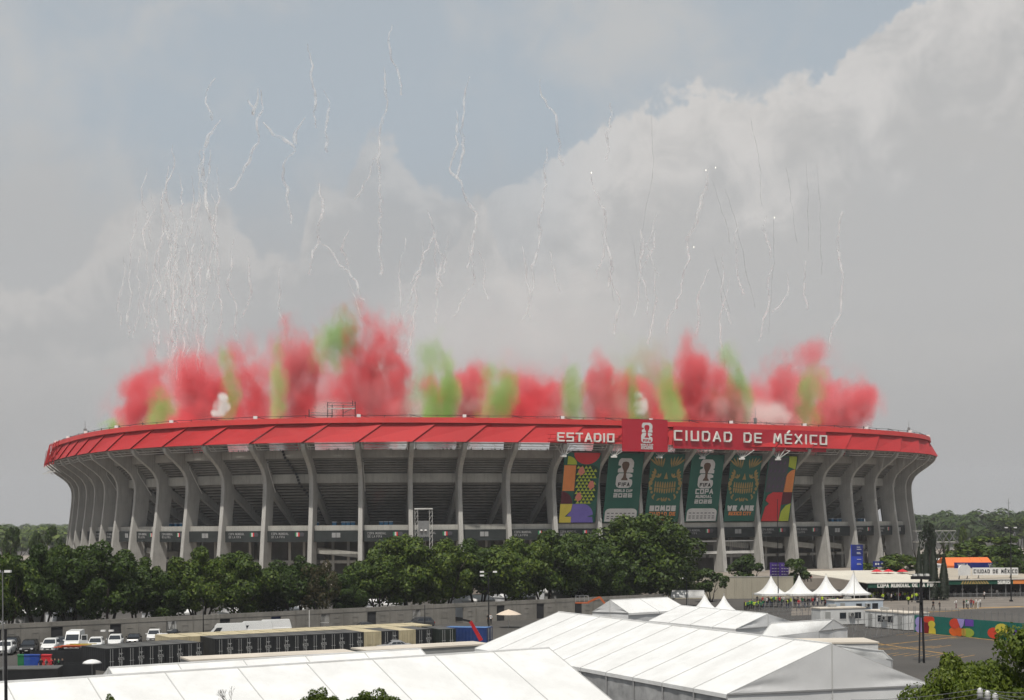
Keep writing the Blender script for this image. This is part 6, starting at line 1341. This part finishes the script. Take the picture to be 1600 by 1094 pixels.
TR += [([(338, 122), (320, 142), (318, 160), (332, 178), (336, 188)], 'curled white smoke trail with a hook at its top, upper left'), ([(350, 186), (334, 210), (322, 240), (318, 270), (326, 310), (335, 350), (340, 372)], 'white smoke trail below the hooked one'), ([(404, 138), (403, 165), (396, 180), (390, 155)], 'short forked white trail at the upper left'), ([(404, 140), (402, 200), (400, 222), (385, 255), (374, 276), (355, 298)], 'long white trail bending down to the left'), ([(413, 190), (430, 212), (452, 226), (456, 236), (444, 260), (445, 310), (450, 350)], 'white trail with a sideways kink right of the bending one'), ([(475, 184), (462, 200), (458, 224)], 'short white trail meeting the kinked one'),
       ([(482, 68), (486, 105), (490, 135), (494, 180), (496, 200)], 'high white trail left of centre'), ([(505, 140), (512, 155), (510, 200), (512, 240)], 'faint trail right of the high left one'), ([(613, 38), (615, 80), (620, 120), (625, 150)], 'highest white trail of all, near the top'), ([(600, 104), (602, 150), (598, 190), (592, 240), (594, 300), (592, 390), (596, 430)], 'long straight trail under the highest one'), ([(583, 240), (574, 270), (553, 312)], 'small white trail drifting left of the long straight one'), ([(500, 285), (499, 330), (494, 400), (488, 430)], 'thin trail above the tallest red plume'), ([(500, 375), (530, 410), (555, 440), (570, 470)], 'diagonal thin trail above the dark green ball'), ([(733, 120), (728, 170), (722, 230), (712, 280)], 'white trail in the upper middle'), ([(712, 172), (716, 220), (708, 270), (740, 330), (745, 400)], 'twisted trail beside the upper middle one'), ([(842, 122), (850, 150), (864, 180), (872, 210), (880, 260)], 'faint trail right of the upper middle'), ([(955, 160), (950, 210), (948, 250)], 'faint high trail above the square sign'), ([(850, 230), (852, 320), (835, 400), (828, 470), (816, 500)], 'long trail over the red arch'), ([(668, 330), (690, 400), (680, 460)], 'thin branching trail in the middle'), ([(630, 500), (655, 430), (672, 370)], 'thin trail leaning right over the scaffold'), ([(1300, 550), (1312, 430), (1318, 330)], 'rightmost thin white trail'), ([(925, 270), (950, 340), (952, 450)], 'thin trail above the square sign'), ([(1108, 262), (1085, 360), (1062, 450), (1046, 520)], 'straight trail leaning left over the word CIUDAD')]
TRK = [([(1016, 172), (1018, 210), (1022, 255), (1014, 300), (1002, 370)], 'dark grey trail above the square sign'), ([(1171, 172), (1180, 220), (1187, 270), (1190, 320)], 'dark straight trail high on the right'), ([(1112, 280), (1130, 340), (1140, 380)], 'grey trail leaning right below the two sparks'), ([(1134, 292), (1150, 350), (1165, 420), (1180, 480)], 'long grey trail leaning right over the word DE'), ([(1228, 262), (1236, 310), (1245, 380)], 'left of the three dark parallel trails'), ([(1257, 252), (1262, 300), (1266, 390)], 'middle of the three dark parallel trails'), ([(1278, 252), (1280, 310), (1284, 430)], 'right of the three dark parallel trails'), ([(948, 370), (952, 420), (958, 470)], 'short grey trail over the square sign'), ([(986, 370), (996, 430)], 'short grey trail right of it'), ([(1115, 380), (1125, 430), (1142, 490)], 'grey trail low over the tall red plume'), ([(1208, 340), (1209, 420), (1200, 520)], 'thin grey trail with a bright tip over MÉXICO')]
for k in range(38):
    x = 276+rt.gauss(0, 38); y1 = rt.uniform(226, 420); y2 = y1+rt.uniform(90, 240); TR.append(([(x, y1), (x+rt.uniform(-10, 10), (y1+y2)/2), (x+rt.uniform(-14, 12), y2)], 'one of the thin white strings in the dense falling bundle'))
for k in range(30):
    x = rt.uniform(370, 1300); y1 = rt.uniform(330, 440); y2 = y1+rt.uniform(60, 140); TR.append(([(x, y1), (x+rt.uniform(-16, 16), (y1+y2)/2), (x+rt.uniform(-24, 24), y2)], 'one of the faint strings just above the coloured smoke'))
cnt = {}
for p_, lab in sorted(TR, key=lambda q: q[0][0][0]): cnt.setdefault(lab, []).append(p_)
TR = [(p_, lab if len(cnt[lab]) == 1 else lab.replace('one of the', ordinal(cnt[lab].index(p_)+1)+' from the left of the')) for p_, lab in TR]
for k, (p_, lab) in enumerate(TR): trail(p_, 430+(k*37 % 90), 0.60 if k < 23 else 0.44, TRW, k+1, 0.95 if k < 61 else 0.8, lab)
for k, (p_, lab) in enumerate(TRK): trail(p_, 440+(k*29 % 60), 0.17, TRG, k+100, 0.35, lab)
SPK = mat('firework_spark', (1.0, 0.95, 0.8), 0.5, emit=2.5)
for k, (x, y) in enumerate(((1103, 266), (1118, 262), (1210, 340), (924, 270), (1084, 386))): q = at(x, y, 440); o = MB().lathe([(0.02, -.22), (.06, -.14), (.085, 0), (.06, .14), (.02, .22)], 8).build('firework_spark', SPK, None, True); o.location = q; tag(o, 'bright firework spark at the tip of a trail, %s from the left' % ['third', 'fourth', 'fifth', 'first', 'second'][k], 'spark', 'firework sparks')

# ------------------------------------------------------------------ the hazy air
hm = bpy.data.materials.new('haze'); hm.use_nodes = True; t = NT(hm.node_tree); t.n.clear(); v = t.new('ShaderNodeVolumePrincipled'); v.inputs['Color'].default_value = (0.93, 0.95, 1.0, 1); v.inputs['Density'].default_value = 0.00010; v.inputs['Anisotropy'].default_value = 0.2
o = t.new('ShaderNodeOutputMaterial'); t.l.new(v.outputs[0], o.inputs['Volume'])
tag(MB().span((-2200, -30, -1.0), (2200, 6000, 215)).build('haze', hm), kind='stuff')
